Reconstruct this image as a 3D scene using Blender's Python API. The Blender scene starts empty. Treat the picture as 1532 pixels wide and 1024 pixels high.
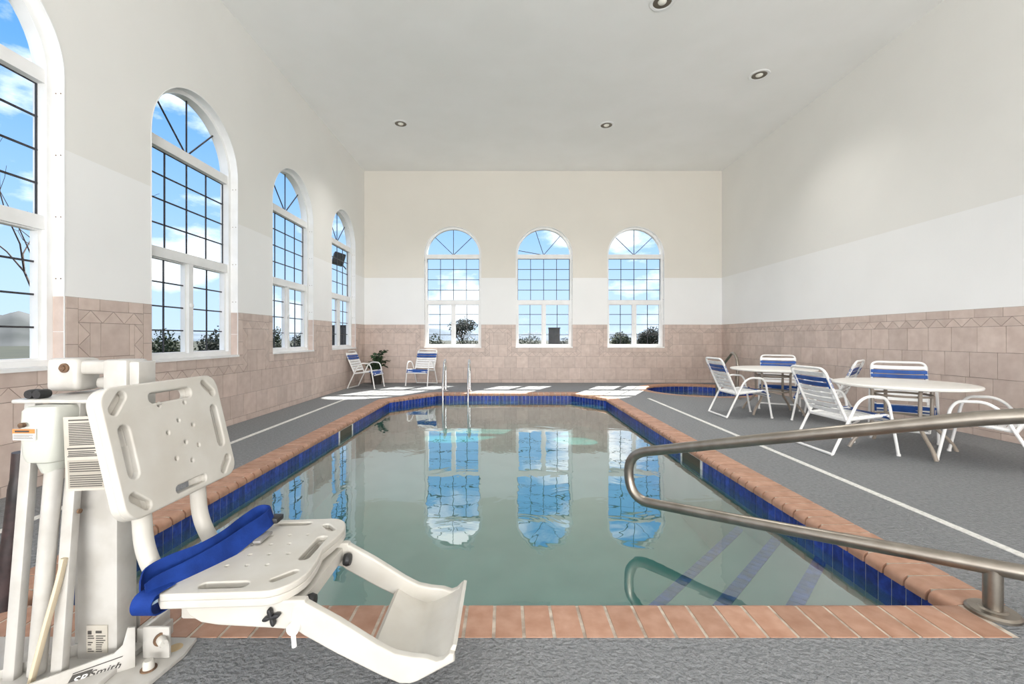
import bpy, bmesh, math, random
from mathutils import Vector, Matrix, noise as mnoise
random.seed(7)
PI = math.pi
C = bpy.context.scene.collection
SC = bpy.context.scene

# ------------------------------------------------------------------ camera, sky, sun, area lights, exposure
EYE = 1.139                       # eye height above the deck
XL, XR, YF, YB, HC = -3.57, 5.525, 11.22, -9.0, 5.39    # left, right, far, back wall, ceiling
F = 660.0                         # focal length in pixels (1532 wide)
cam = bpy.data.cameras.new('camera'); camo = bpy.data.objects.new('camera', cam); C.objects.link(camo)
camo.location = (0, 0, EYE); camo.rotation_euler = (PI/2, 0, 0)
cam.sensor_width = 36; cam.lens = F/1532*36; cam.shift_x = 11/1532; cam.shift_y = -6/1532; cam.clip_start = .05; cam.clip_end = 2000
SC.camera = camo
SC.view_settings.view_transform = 'Standard'; SC.view_settings.look = 'None'
SC.view_settings.exposure = -0.06; SC.view_settings.gamma = 1.0; SC.view_settings.use_curve_mapping = False
SC.cycles.max_bounces = 12; SC.cycles.diffuse_bounces = 6; SC.cycles.glossy_bounces = 5
SC.cycles.transparent_max_bounces = 24; SC.cycles.caustics_reflective = False; SC.cycles.caustics_refractive = False
SC.cycles.sample_clamp_indirect = 6.0

def build_world():
    w = bpy.data.worlds.new('sky'); SC.world = w; w.use_nodes = True
    nt = w.node_tree; nt.nodes.clear(); N = nt.nodes.new; L = nt.links.new
    out = N('ShaderNodeOutputWorld'); bg = N('ShaderNodeBackground'); tc = N('ShaderNodeTexCoord')
    sep = N('ShaderNodeSeparateXYZ'); L(tc.outputs['Generated'], sep.inputs[0])
    ramp = N('ShaderNodeValToRGB'); e = ramp.color_ramp.elements
    e[0].position = 0.0; e[0].color = (.58, .75, .93, 1)
    e[1].position = .75; e[1].color = (.05, .20, .62, 1)
    for p, c in ((.10, (.50, .71, .95, 1)), (.22, (.34, .59, .94, 1)), (.42, (.15, .41, .87, 1))):
        k = e.new(p); k.color = c
    L(sep.outputs['Z'], ramp.inputs[0])
    mp = N('ShaderNodeMapping'); mp.inputs['Scale'].default_value = (1, 1, 2.1); mp.inputs['Location'].default_value = (.35, .6, .1)
    L(tc.outputs['Generated'], mp.inputs['Vector'])
    nz = N('ShaderNodeTexNoise'); nz.inputs['Scale'].default_value = 3.4; nz.inputs['Detail'].default_value = 9; nz.inputs['Roughness'].default_value = .56
    L(mp.outputs[0], nz.inputs['Vector'])
    cr = N('ShaderNodeValToRGB'); cr.color_ramp.elements[0].position = .49; cr.color_ramp.elements[1].position = .63
    L(nz.outputs['Fac'], cr.inputs[0])
    mix = N('ShaderNodeMix'); mix.data_type = 'RGBA'; mix.inputs['B'].default_value = (1.5, 1.5, 1.51, 1)
    fade = N('ShaderNodeMapRange'); fade.inputs['From Min'].default_value = .01; fade.inputs['From Max'].default_value = .12
    fade.inputs['To Min'].default_value = .25; L(sep.outputs['Z'], fade.inputs['Value'])
    mul = N('ShaderNodeMath'); mul.operation = 'MULTIPLY'; L(cr.outputs['Color'], mul.inputs[0]); L(fade.outputs[0], mul.inputs[1]); L(mul.outputs[0], mix.inputs['Factor']); L(ramp.outputs['Color'], mix.inputs['A'])
    L(mix.outputs['Result'], bg.inputs['Color']); bg.inputs['Strength'].default_value = SKY
    L(bg.outputs[0], out.inputs[0])
SKY = 1.32
build_world()

def lamp(name, kind, loc, direction, energy, color=(1, 1, 1), **kw):
    l = bpy.data.lights.new(name, kind); l.energy = energy; l.color = color
    for k, v in kw.items(): setattr(l, k, v)
    o = bpy.data.objects.new(name, l); C.objects.link(o); o.location = loc
    o.rotation_euler = Vector(direction).to_track_quat('-Z', 'Y').to_euler()
    return o
lamp('sun', 'SUN', (0, 30, 30), (-.53, -1, -1.2), 20.0, (1, .96, .9), angle=math.radians(.5))
# fill lamps added out of view behind the camera to brighten the room
lamp('back_fill', 'AREA', (1.0, YB+.2, 2.3), (0, 1, .30), 640, (1, .995, .985), shape='RECTANGLE', size=8.6, size_y=4.2)  # added fill in front of the solid back wall, stands in for daylight
lamp('ceiling_fill', 'AREA', (1.0, -5.0, 1.0), (0, .8, .62), 640, (1, .995, .985), shape='RECTANGLE', size=8.0, size_y=1.6)  # added fill tilted upward to lift the ceiling, no real fixture
lamp('side_fill', 'AREA', (XL+.12, -4.2, 2.5), (1, .55, .25), 170, (.98, .99, 1), shape='RECTANGLE', size=6.0, size_y=3.2)  # added fill inside the left wall, stands in for window daylight

# ------------------------------------------------------------------ helpers
MATS = {}
def mat(name, color, rough=.5, metal=0, spec=.5, coat=0, nodes=None):
    if name in MATS: return MATS[name]
    m = bpy.data.materials.new(name); m.use_nodes = True
    b = m.node_tree.nodes['Principled BSDF']
    b.inputs['Base Color'].default_value = (*color, 1); b.inputs['Roughness'].default_value = rough
    b.inputs['Metallic'].default_value = metal; b.inputs['Specular IOR Level'].default_value = spec
    b.inputs['Coat Weight'].default_value = coat
    if nodes: nodes(m.node_tree, b)
    MATS[name] = m; return m

def vary(c1, c2, scale=6, detail=5, lo=.35, hi=.65, bump=0, bscale=80, bdist=.01, coords='Object', island=0, bdetail=4):
    """colour noise between two tones, an optional bump, optional tone change per tile/brick"""
    def f(nt, b):
        N = nt.nodes.new; L = nt.links.new
        tc = N('ShaderNodeTexCoord'); nz = N('ShaderNodeTexNoise')
        nz.inputs['Scale'].default_value = scale; nz.inputs['Detail'].default_value = detail
        L(tc.outputs[coords], nz.inputs['Vector'])
        r = N('ShaderNodeValToRGB'); r.color_ramp.elements[0].position = lo; r.color_ramp.elements[1].position = hi
        r.color_ramp.elements[0].color = (*c1, 1); r.color_ramp.elements[1].color = (*c2, 1)
        L(nz.outputs['Fac'], r.inputs[0]); col = r.outputs['Color']
        if island:
            g = N('ShaderNodeNewGeometry'); mr = N('ShaderNodeMapRange')
            mr.inputs['To Min'].default_value = 1-island; mr.inputs['To Max'].default_value = 1+island
            L(g.outputs['Random Per Island'], mr.inputs['Value'])
            mx = N('ShaderNodeVectorMath'); mx.operation = 'SCALE'
            L(col, mx.inputs[0]); L(mr.outputs[0], mx.inputs['Scale']); col = mx.outputs[0]
        L(col, b.inputs['Base Color'])
        if bump:
            n2 = N('ShaderNodeTexNoise'); n2.inputs['Scale'].default_value = bscale; n2.inputs['Detail'].default_value = bdetail
            L(tc.outputs[coords], n2.inputs['Vector'])
            bp = N('ShaderNodeBump'); bp.inputs['Strength'].default_value = bump; bp.inputs['Distance'].default_value = bdist
            L(n2.outputs['Fac'], bp.inputs['Height']); L(bp.outputs[0], b.inputs['Normal'])
    return f

def finish(me, smooth=True, angle=35):
    if smooth:
        for p in me.polygons: p.use_smooth = True
        me.set_sharp_from_angle(angle=math.radians(angle))
def link(name, me, m, parent=None, smooth=True, angle=35):
    if isinstance(me, bmesh.types.BMesh):
        bm = me; me = bpy.data.meshes.new(name)
        bmesh.ops.recalc_face_normals(bm, faces=bm.faces); bm.to_mesh(me); bm.free()
    for x in (m if isinstance(m, (list, tuple)) else [m]): me.materials.append(x)
    finish(me, smooth, angle)
    o = bpy.data.objects.new(name, me); C.objects.link(o)
    if parent:
        o.parent = parent
        root = parent
        o.matrix_parent_inverse = world_of(parent).inverted() if parent.get('_w') else Matrix()
    return o
def world_of(o):
    m = Matrix.LocRotScale(o.location, o.rotation_euler, None)
    return m
def tag(o, label=None, cat=None, group=None, kind=None):
    if label: o['label'] = label
    if cat: o['category'] = cat
    if group: o['group'] = group
    if kind: o['kind'] = kind
    return o
def thing(name, label, cat, loc=(0, 0, 0), rotz=0, group=None, kind=None, world=False):
    """an Empty at the thing's base; world=True: its parts are modelled in room coordinates"""
    o = bpy.data.objects.new(name, None); C.objects.link(o); o.empty_display_size = .1
    o.location = loc; o.rotation_euler = (0, 0, rotz)
    tag(o, label, cat, group, kind)
    WORLD[o.name] = world
    return o
WORLD = {}
def part(name, bm, m, parent, smooth=True, angle=35, wn=False):
    o = link(name, bm, m, None, smooth, angle); o.parent = parent
    if wn:
        md = o.modifiers.new('weighted_normals', 'WEIGHTED_NORMAL'); md.keep_sharp = True; md.weight = 100
    top = parent
    while top.parent: top = top.parent
    if WORLD.get(top.name) and parent.type == 'EMPTY':
        o.matrix_parent_inverse = world_of(parent).inverted()
    return o
def struct(name, bm, m, label=None, smooth=False, angle=35):
    o = link(name, bm, m, None, smooth, angle); o['kind'] = 'structure'
    if label: o['label'] = label
    return o

def B(): return bmesh.new()
def box(bm, x0, x1, y0, y1, z0, z1, mi=0, M=None):
    vs = [bm.verts.new((x, y, z)) for x in (x0, x1) for y in (y0, y1) for z in (z0, z1)]
    if M is not None:
        for v in vs: v.co = M @ v.co
    for f in ((0, 1, 3, 2), (4, 6, 7, 5), (0, 4, 5, 1), (2, 3, 7, 6), (0, 2, 6, 4), (1, 5, 7, 3)):
        fc = bm.faces.new([vs[i] for i in f]); fc.material_index = mi
    return vs
def rbox(bm, x0, x1, y0, y1, z0, z1, r=.01, seg=2, M=None):
    b2 = bmesh.new(); box(b2, x0, x1, y0, y1, z0, z1)
    bmesh.ops.bevel(b2, geom=list(b2.edges), offset=r, segments=seg, affect='EDGES', profile=.5)
    add_bm(bm, b2, M)
def add_bm(bm, b2, M=None):
    b2.verts.ensure_lookup_table(); mp = {}
    for v in b2.verts: mp[v] = bm.verts.new(M @ v.co if M is not None else v.co)
    for f in b2.faces:
        g = bm.faces.new([mp[v] for v in f.verts]); g.material_index = f.material_index
    b2.free()
def smooth_path(pts, n=6, closed=False):
    pts = [Vector(p) for p in pts]; out = []; m = len(pts)
    for i in range(m if closed else m-1):
        p0 = pts[(i-1) % m] if closed or i > 0 else pts[0]*2-pts[1]
        p1, p2 = pts[i], pts[(i+1) % m]
        p3 = pts[(i+2) % m] if closed or i+2 < m else pts[-1]*2-pts[-2]
        for k in range(n):
            t = k/n
            out.append(.5*((2*p1)+(p2-p0)*t+(2*p0-5*p1+4*p2-p3)*t*t+(3*p1-p0-3*p2+p3)*t**3))
    if not closed: out.append(pts[-1])
    return out
def fillet(pts, r, n=5):
    """round the corners of a polyline with arcs of about radius r"""
    pts = [Vector(p) for p in pts]; out = [pts[0]]
    for i in range(1, len(pts)-1):
        a, b, c = pts[i-1], pts[i], pts[i+1]
        d1 = (a-b); d2 = (c-b); t = min(r, d1.length*.48, d2.length*.48)
        p, q = b+d1.normalized()*t, b+d2.normalized()*t
        for k in range(n+1):
            s = k/n; out.append((1-s)**2*p+2*s*(1-s)*b+s*s*q)
    out.append(pts[-1]); return out
def tube(bm, path, r, seg=10, closed=False, cap=True, mi=0, sx=1.0):
    path = [Vector(p) for p in path]; n = len(path); rings = []
    rr = r if isinstance(r, (list, tuple)) else [r]*n
    prev = None
    for i in range(n):
        if closed: t = path[(i+1) % n]-path[i-1]
        else: t = path[min(i+1, n-1)]-path[max(i-1, 0)]
        t.normalize()
        if prev is None:
            up = Vector((0, 0, 1)) if abs(t.z) < .9 else Vector((0, 1, 0))
            a = t.cross(up).normalized()
        else:
            a = (prev-t*prev.dot(t)).normalized()
        b = t.cross(a).normalized(); prev = a
        rings.append([bm.verts.new(path[i]+(a*math.cos(2*PI*k/seg)*sx+b*math.sin(2*PI*k/seg))*rr[i]) for k in range(seg)])
    for i in range(n if closed else n-1):
        A, Bq = rings[i], rings[(i+1) % n]
        for k in range(seg):
            f = bm.faces.new((A[k], A[(k+1) % seg], Bq[(k+1) % seg], Bq[k])); f.material_index = mi
    if cap and not closed:
        for R in (rings[0], rings[-1]):
            f = bm.faces.new(R); f.material_index = mi
def lathe(bm, prof, cx=0, cy=0, seg=32, M=None, mi=0, cap=False):
    rings = []
    for r, z in prof:
        ring = []
        for k in range(seg):
            p = Vector((cx+r*math.cos(2*PI*k/seg), cy+r*math.sin(2*PI*k/seg), z))
            ring.append(bm.verts.new(M @ p if M is not None else p))
        rings.append(ring)
    for A, Bq in zip(rings, rings[1:]):
        for k in range(seg):
            f = bm.faces.new((A[k], A[(k+1) % seg], Bq[(k+1) % seg], Bq[k])); f.material_index = mi
    if cap:
        for R in (rings[0], rings[-1]):
            f = bm.faces.new(R); f.material_index = mi
def ccw(p): return sum(p[i-1][0]*p[i][1]-p[i][0]*p[i-1][1] for i in range(len(p))) > 0
def offset_poly(pts, d):
    out = []; n = len(pts)
    for i in range(n):
        a, b, c = Vector(pts[i-1]), Vector(pts[i]), Vector(pts[(i+1) % n])
        e1 = (b-a).normalized(); e2 = (c-b).normalized(); n1 = Vector((e1.y, -e1.x)); n2 = Vector((e2.y, -e2.x))
        p = b+(n1+n2)*(d/(1+n1.dot(n2))); out.append((p.x, p.y))
    return out
def flat_fill(outline, holes, ext=0.0):
    cu = bpy.data.curves.new('tmp', 'CURVE'); cu.dimensions = '2D'; cu.fill_mode = 'BOTH' if ext else 'FRONT'; cu.extrude = ext
    for pts in [outline]+list(holes):
        s = cu.splines.new('POLY'); s.points.add(len(pts)-1); s.use_cyclic_u = True
        for p, q in zip(s.points, pts): p.co = (q[0], q[1], 0, 1)
    o = bpy.data.objects.new('tmp', cu); me = bpy.data.meshes.new_from_object(o)
    bpy.data.objects.remove(o); bpy.data.curves.remove(cu)
    return me
def filled(outline, holes, t, bevel=0.0, nb=3):
    """flat plate with holes (2-D outline), thickness t centred on z = 0, as a mesh; bevel rounds every rim"""
    if not bevel: return flat_fill(outline, holes, t/2)
    loops = [(outline if ccw(outline) else outline[::-1], -1)]+[(h if ccw(h) else h[::-1], 1) for h in holes]
    ins = [offset_poly(p, sg*bevel) for p, sg in loops]
    bm = bmesh.new()
    for sg in (1, -1):
        me = flat_fill(ins[0], ins[1:]); b2 = bmesh.new(); b2.from_mesh(me); bpy.data.meshes.remove(me)
        for v in b2.verts: v.co.z = sg*t/2
        add_bm(bm, b2)
    for (p, sg), q in zip(loops, ins):
        secs = []
        for top in (1, -1):
            row = []
            for k in range(nb+1):
                a = PI/2*k/nb; f = 1-math.sin(a)          # 1 at the cap, 0 at the rim
                f, z = (1-math.sin(a)), t/2-bevel+bevel*math.cos(a)
                row.append(([(x0+(x1-x0)*f, y0+(y1-y0)*f) for (x0, y0), (x1, y1) in zip(p, q)], top*z))
            secs += row if top == 1 else row[::-1]
        rings = [[bm.verts.new((x, y, z)) for x, y in pts] for pts, z in secs]
        m = len(p)
        for A, Q in zip(rings, rings[1:]):
            for k in range(m): bm.faces.new((A[k], A[(k+1) % m], Q[(k+1) % m], Q[k]))
    bmesh.ops.remove_doubles(bm, verts=bm.verts, dist=2e-5)
    me = bpy.data.meshes.new('tmp'); bm.to_mesh(me); bm.free()
    return me
def mapped(me, fn):
    for v in me.vertices: v.co = fn(v.co)
    bm = bmesh.new(); bm.from_mesh(me); bpy.data.meshes.remove(me)
    bmesh.ops.remove_doubles(bm, verts=bm.verts, dist=1e-5)
    return bm
def rrect(x0, x1, y0, y1, r, n=6):
    out = []
    for cx, cy, a in ((x1-r, y1-r, 0), (x0+r, y1-r, PI/2), (x0+r, y0+r, PI), (x1-r, y0+r, 1.5*PI)):
        for k in range(n+1): out.append((cx+r*math.cos(a+PI/2*k/n), cy+r*math.sin(a+PI/2*k/n)))
    return out
def slot(cx, cy, ln, w, ang, n=6):
    out = []; h = ln/2-w/2
    for s, a0 in ((1, -PI/2), (-1, PI/2)):
        for k in range(n+1):
            a = a0+PI*k/n; x = s*h+w/2*math.cos(a); y = w/2*math.sin(a)
            out.append((cx+x*math.cos(ang)-y*math.sin(ang), cy+x*math.sin(ang)+y*math.cos(ang)))
    return out
def at(px, y): return (px-755)/F*y      # lateral position that far down the room for a bearing read off the photograph

# ------------------------------------------------------------------ materials
def paint_nodes(low, high, split):
    def f(nt, b):
        N = nt.nodes.new; L = nt.links.new
        tc = N('ShaderNodeTexCoord'); s = N('ShaderNodeSeparateXYZ'); L(tc.outputs['Object'], s.inputs[0])
        g = N('ShaderNodeMath'); g.operation = 'GREATER_THAN'; g.inputs[1].default_value = split; L(s.outputs['Z'], g.inputs[0])
        mx = N('ShaderNodeMix'); mx.data_type = 'RGBA'; mx.inputs['A'].default_value = (*low, 1); mx.inputs['B'].default_value = (*high, 1)
        L(g.outputs[0], mx.inputs['Factor'])
        nz = N('ShaderNodeTexNoise'); nz.inputs['Scale'].default_value = 1.3; nz.inputs['Detail'].default_value = 6; L(tc.outputs['Object'], nz.inputs['Vector'])
        mr = N('ShaderNodeMapRange'); mr.inputs['To Min'].default_value = .955; mr.inputs['To Max'].default_value = 1.035; L(nz.outputs['Fac'], mr.inputs['Value'])
        sc = N('ShaderNodeVectorMath'); sc.operation = 'SCALE'; L(mx.outputs['Result'], sc.inputs[0]); L(mr.outputs[0], sc.inputs['Scale'])
        L(sc.outputs[0], b.inputs['Base Color'])
        n2 = N('ShaderNodeTexNoise'); n2.inputs['Scale'].default_value = 60; n2.inputs['Detail'].default_value = 4; L(tc.outputs['Object'], n2.inputs['Vector'])
        bp = N('ShaderNodeBump'); bp.inputs['Strength'].default_value = .12; bp.inputs['Distance'].default_value = .004
        L(n2.outputs['Fac'], bp.inputs['Height']); L(bp.outputs[0], b.inputs['Normal'])
    return f
SPLIT = EYE+1.53
m_wall = mat('side_wall_paint', (.8, .8, .8), .65, spec=.25, nodes=paint_nodes((.87, .87, .865), (.815, .805, .775), SPLIT))
m_wallf = mat('wall_paint', (.8, .8, .8), .65, spec=.25, nodes=paint_nodes((.86, .86, .855), (.76, .725, .66), SPLIT))
m_ceil = mat('ceiling_paint', (.8, .79, .76), .75, spec=.2, nodes=vary((.85, .845, .825), (.88, .875, .86), 1.2, 6, bump=.1, bscale=70, bdist=.004))
m_tile = mat('tile', (.55, .45, .4), .38, spec=.4, nodes=vary((.53, .42, .365), (.63, .52, .46), 9, 8, .3, .7, island=.09, bump=.05, bscale=30, bdist=.004))
m_grout = mat('grout', (.27, .22, .19), .9)
m_deck = mat('deck_coating', (.3, .3, .3), .85, spec=.25, nodes=vary((.20, .207, .212), (.30, .307, .315), 40, 10, .25, .75, bump=.9, bscale=58, bdist=.03, bdetail=9))
m_line = mat('line_paint', (.75, .74, .70), .7, nodes=vary((.60, .59, .55), (.80, .79, .76), 50, 4))
m_brick = mat('coping_brick', (.45, .22, .14), .55, spec=.35, nodes=vary((.37, .195, .125), (.48, .285, .20), 14, 7, .3, .7, island=.12, bump=.12, bscale=50, bdist=.004))
m_mortar = mat('mortar', (.55, .48, .40), .9, nodes=vary((.36, .29, .23), (.62, .55, .46), 18, 5))
m_blue = mat('blue_tile', (.02, .04, .3), .35, spec=.3, nodes=vary((.012, .03, .20), (.03, .07, .40), 25, 3, island=.35))
m_whgrout = mat('white_grout', (.6, .6, .58), .8)
m_plaster = mat('pool_plaster', (.7, .72, .66), .7, nodes=vary((.25, .31, .285), (.32, .37, .345), 3, 6))
m_white = mat('white_vinyl', (.84, .84, .83), .4, nodes=vary((.80, .80, .79), (.86, .86, .855), 5, 4))
m_muntin = mat('dark_muntin', (.03, .03, .035), .4)
m_plast = mat('lift_plastic', (.83, .80, .74), .42, spec=.45, nodes=vary((.515, .487, .435), (.565, .545, .50), 7, 5))
m_steelw = mat('lift_white_steel', (.78, .76, .72), .38, spec=.5, nodes=vary((.42, .40, .365), (.525, .51, .48), 9, 7, .3, .6))
m_motor = mat('motor_grey', (.55, .56, .50), .45, nodes=vary((.50, .51, .455), (.58, .585, .53), 5, 4))
m_black = mat('black_rubber', (.015, .015, .016), .5)
m_dark = mat('black_sleeve', (.02, .015, .015), .4, nodes=vary((.012, .01, .01), (.05, .03, .03), 20, 6))
m_rust = mat('rust', (.22, .11, .05), .9, nodes=vary((.07, .04, .025), (.20, .12, .07), 30, 5))
m_cable = mat('cream_cable', (.68, .58, .42), .6)
m_paper = mat('sign_paper', (.68, .63, .54), .6, nodes=vary((.44, .41, .35), (.54, .50, .44), 8, 5))
m_ink = mat('ink', (.06, .055, .05), .7)
m_greyink = mat('grey_panel', (.36, .33, .28), .7)
m_orange = mat('orange_band', (.62, .22, .06), .6)
m_labelw = mat('label_white', (.75, .74, .72), .6)
m_belt = mat('blue_webbing', (.02, .05, .32), .75, spec=.2, nodes=vary((.004, .022, .14), (.009, .040, .23), 12, 6, bump=.35, bscale=260, bdist=.002))
m_metal = mat('brushed_steel', (.42, .38, .32), .36, metal=1, nodes=vary((.27, .24, .205), (.36, .325, .28), 10, 5))
m_chrome = mat('chrome', (.7, .7, .7), .15, metal=1)
m_chairw = mat('chair_white', (.85, .84, .82), .4)
m_strapw = mat('strap_white', (.83, .83, .82), .5, nodes=vary((.78, .78, .77), (.86, .86, .855), 20, 4))
m_strapb = mat('strap_blue', (.02, .06, .34), .45, nodes=vary((.010, .060, .25), (.018, .09, .36), 14, 4))
m_table = mat('table_top', (.80, .78, .73), .3, nodes=vary((.77, .75, .70), (.83, .81, .77), 4, 5))
m_taupe = mat('taupe_metal', (.33, .28, .23), .4, spec=.5)
m_pot = mat('dark_pot', (.05, .045, .04), .6)
m_leaf = mat('leaf', (.04, .10, .03), .5, nodes=vary((.008, .026, .010), (.035, .075, .025), 6, 5, island=.5))
m_tree = mat('tree_leaf', (.05, .08, .03), .8, nodes=vary((.018, .03, .010), (.06, .075, .028), 1.2, 6, island=.5))
m_tree2 = mat('hedge_leaf', (.03, .05, .025), .8, nodes=vary((.012, .018, .011), (.035, .045, .025), 1.5, 6, island=.5))
m_bark = mat('bark', (.07, .05, .04), .9)
m_grass = mat('dry_grass', (.2, .2, .1), .95, nodes=vary((.014, .018, .009), (.034, .036, .019), .35, 9))
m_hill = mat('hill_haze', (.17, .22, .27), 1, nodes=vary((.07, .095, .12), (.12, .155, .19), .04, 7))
m_hill2 = mat('near_hill', (.09, .1, .1), 1, nodes=vary((.035, .04, .038), (.08, .085, .085), .08, 8))
m_ext = mat('exterior_wall', (.55, .5, .42), .8)
m_lens = mat('lamp_reflector', (.16, .14, .11), .3, metal=.5)
m_bulb = mat('lamp_bulb', (.8, .78, .7), .3)
m_util = mat('utility_dark', (.014, .014, .016), .5)

def facing(nt, f0, f1, power):
    N = nt.nodes.new; L = nt.links.new
    lw = N('ShaderNodeLayerWeight'); lw.inputs['Blend'].default_value = .5
    p = N('ShaderNodeMath'); p.operation = 'POWER'; p.inputs[1].default_value = power; L(lw.outputs['Facing'], p.inputs[0])
    r = N('ShaderNodeMapRange'); r.inputs['To Min'].default_value = f0; r.inputs['To Max'].default_value = f1; L(p.outputs[0], r.inputs['Value'])
    return r.outputs[0]
def glass_mat():
    m = bpy.data.materials.new('window_glass'); m.use_nodes = True; nt = m.node_tree; nt.nodes.clear()
    N = nt.nodes.new; L = nt.links.new
    o = N('ShaderNodeOutputMaterial'); mx = N('ShaderNodeMixShader'); t = N('ShaderNodeBsdfTransparent'); g = N('ShaderNodeBsdfGlossy')
    g.inputs['Roughness'].default_value = .0; t.inputs['Color'].default_value = (.97, .985, .98, 1)
    L(facing(nt, .0015, .3, 5), mx.inputs[0]); L(t.outputs[0], mx.inputs[1]); L(g.outputs[0], mx.inputs[2]); L(mx.outputs[0], o.inputs[0]); return m
m_glass = glass_mat()
def water_mat(name, ior, absorb, dens, wave=.05, body=(.36, .66, .60), milk=.25):
    m = bpy.data.materials.new(name); m.use_nodes = True; nt = m.node_tree; nt.nodes.clear()
    N = nt.nodes.new; L = nt.links.new
    o = N('ShaderNodeOutputMaterial'); mx = N('ShaderNodeMixShader'); t0 = N('ShaderNodeBsdfTransparent'); g = N('ShaderNodeBsdfGlossy')
    df = N('ShaderNodeBsdfDiffuse'); df.inputs['Color'].default_value = (*body, 1); t = N('ShaderNodeMixShader'); t.inputs[0].default_value = milk
    L(t0.outputs[0], t.inputs[1]); L(df.outputs[0], t.inputs[2])
    g.inputs['Roughness'].default_value = .012
    tc = N('ShaderNodeTexCoord'); nz = N('ShaderNodeTexNoise'); nz.inputs['Scale'].default_value = 2.6; nz.inputs['Detail'].default_value = 3
    nz.inputs['Distortion'].default_value = .6
    L(tc.outputs['Object'], nz.inputs['Vector'])
    bp = N('ShaderNodeBump'); bp.inputs['Strength'].default_value = wave; bp.inputs['Distance'].default_value = .05
    L(nz.outputs['Fac'], bp.inputs['Height']); L(bp.outputs[0], g.inputs['Normal'])
    L(facing(nt, ior, 1.0, 2.3), mx.inputs[0]); L(t.outputs[0], mx.inputs[1]); L(g.outputs[0], mx.inputs[2]); L(mx.outputs[0], o.inputs[0])
    v = N('ShaderNodeVolumeAbsorption'); v.inputs['Color'].default_value = (*absorb, 1); v.inputs['Density'].default_value = dens
    L(v.outputs[0], o.inputs['Volume']); return m
m_water = water_mat('pool_water', .17, (.15, .80, .77), .85, body=(.15, .46, .44), milk=.13)
m_spaw = water_mat('spa_water', .06, (.45, .9, .82), .5)

# ------------------------------------------------------------------ walls
WW, SILL, SPRING = 1.45, .908, 3.255
RW = WW/2
DEPTH, REVEAL, GLASS = .20, .09, .175
LWIN = [5.18+2.325*k for k in (-5, -4, -3, -2, -1, 0, 1, 2)]       # window centres down the left wall
FWIN = [-1.32, 1.005, 3.335]
def arch(c, inset=0.0, n=28):
    r = RW-inset
    pts = [(c-r, SILL+inset), (c+r, SILL+inset)]
    pts += [(c+r*math.cos(PI*k/n), SPRING+r*math.sin(PI*k/n)) for k in range(n+1)]
    return pts
def P_left(u, v, d): return Vector((XL-d, u, v))
def P_far(u, v, d): return Vector((u, YF+d, v))
def P_right(u, v, d): return Vector((XR+d, u, v))
def wall(name, P, u0, u1, wins, label, m=None):
    me = filled([(u0, -.05), (u1, -.05), (u1, HC+.1), (u0, HC+.1)], [arch(c) for c in wins], DEPTH)
    bm = mapped(me, lambda co: P(co.x, co.y, co.z+DEPTH/2))
    return struct(name, bm, m or m_wall, label)
w_left = wall('wall_left', P_left, YB, YF+DEPTH, LWIN, 'long painted wall with tall arched windows beside the pool lift')
w_far = wall('wall_far', P_far, XL, XR, FWIN, 'end wall with three arched windows beyond the pool', m_wallf)
w_right = wall('wall_right', P_right, YB, YF+DEPTH, [], 'long windowless wall behind the patio tables')
bm = B(); box(bm, XL-DEPTH, XR+DEPTH, YB-.2, YB, -.05, HC+.1)
struct('wall_back', bm, m_wall, 'wall behind the photographer')

# ---- tile wainscot: every tile its own raised face on a grout bed
TOP, ZT, ZB, ROW = 1.479, 1.376, 1.270, .2975
def poly_tile(bm, P, pts, d=-.009, gap=.0024):
    n = len(pts); cx = sum(p[0] for p in pts)/n; cy = sum(p[1] for p in pts)/n
    area = sum(pts[i][0]*pts[(i+1) % n][1]-pts[(i+1) % n][0]*pts[i][1] for i in range(n))
    if area < 0: pts = pts[::-1]
    ins = []
    for i in range(n):
        a, b, c = Vector(pts[i-1]), Vector(pts[i]), Vector(pts[(i+1) % n])
        e1 = (b-a); e2 = (c-b)
        if e1.length < 1e-4 or e2.length < 1e-4: return
        e1.normalize(); e2.normalize(); n1 = Vector((-e1.y, e1.x)); n2 = Vector((-e2.y, e2.x))
        k = 1+n1.dot(n2)
        ins.append(b+(n1+n2)*(gap/max(k, .15)))
    top = [bm.verts.new(P(p.x, p.y, d)) for p in ins]; bot = [bm.verts.new(P(p.x, p.y, 0.0)) for p in ins]
    bm.faces.new(top)
    for i in range(n): bm.faces.new((top[i], top[(i+1) % n], bot[(i+1) % n], bot[i]))
def rect(bm, P, u0, u1, v0, v1):
    if u1-u0 > .012 and v1-v0 > .012: poly_tile(bm, P, [(u0, v0), (u1, v0), (u1, v1), (u0, v1)])
def run(bm, P, u0, u1, v0, v1, step=ROW, off=0.0, vert=False):
    a, b = (v0, v1) if vert else (u0, u1)
    x = a-off
    while x < b-1e-4:
        p, q = max(x, a), min(x+step, b)
        if vert: rect(bm, P, u0, u1, p, q)
        else: rect(bm, P, p, q, v0, v1)
        x += step
def zig(bm, P, u0, u1, v0, v1, vert=False):
    a, b, c, d = (v0, v1, u0, u1) if vert else (u0, u1, v0, v1)
    n = max(1, round((b-a)/.21)); p = (b-a)/n
    def q(s, t): return (t, s) if vert else (s, t)
    poly_tile(bm, P, [q(a, c), q(a+p/2, d), q(a, d)])
    for k in range(n):
        s = a+k*p
        poly_tile(bm, P, [q(s, c), q(s+p, c), q(s+p/2, d)])
        if k < n-1: poly_tile(bm, P, [q(s+p/2, d), q(s+p, c), q(s+1.5*p, d)])
    poly_tile(bm, P, [q(b, c), q(b, d), q(b-p/2, d)])
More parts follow.
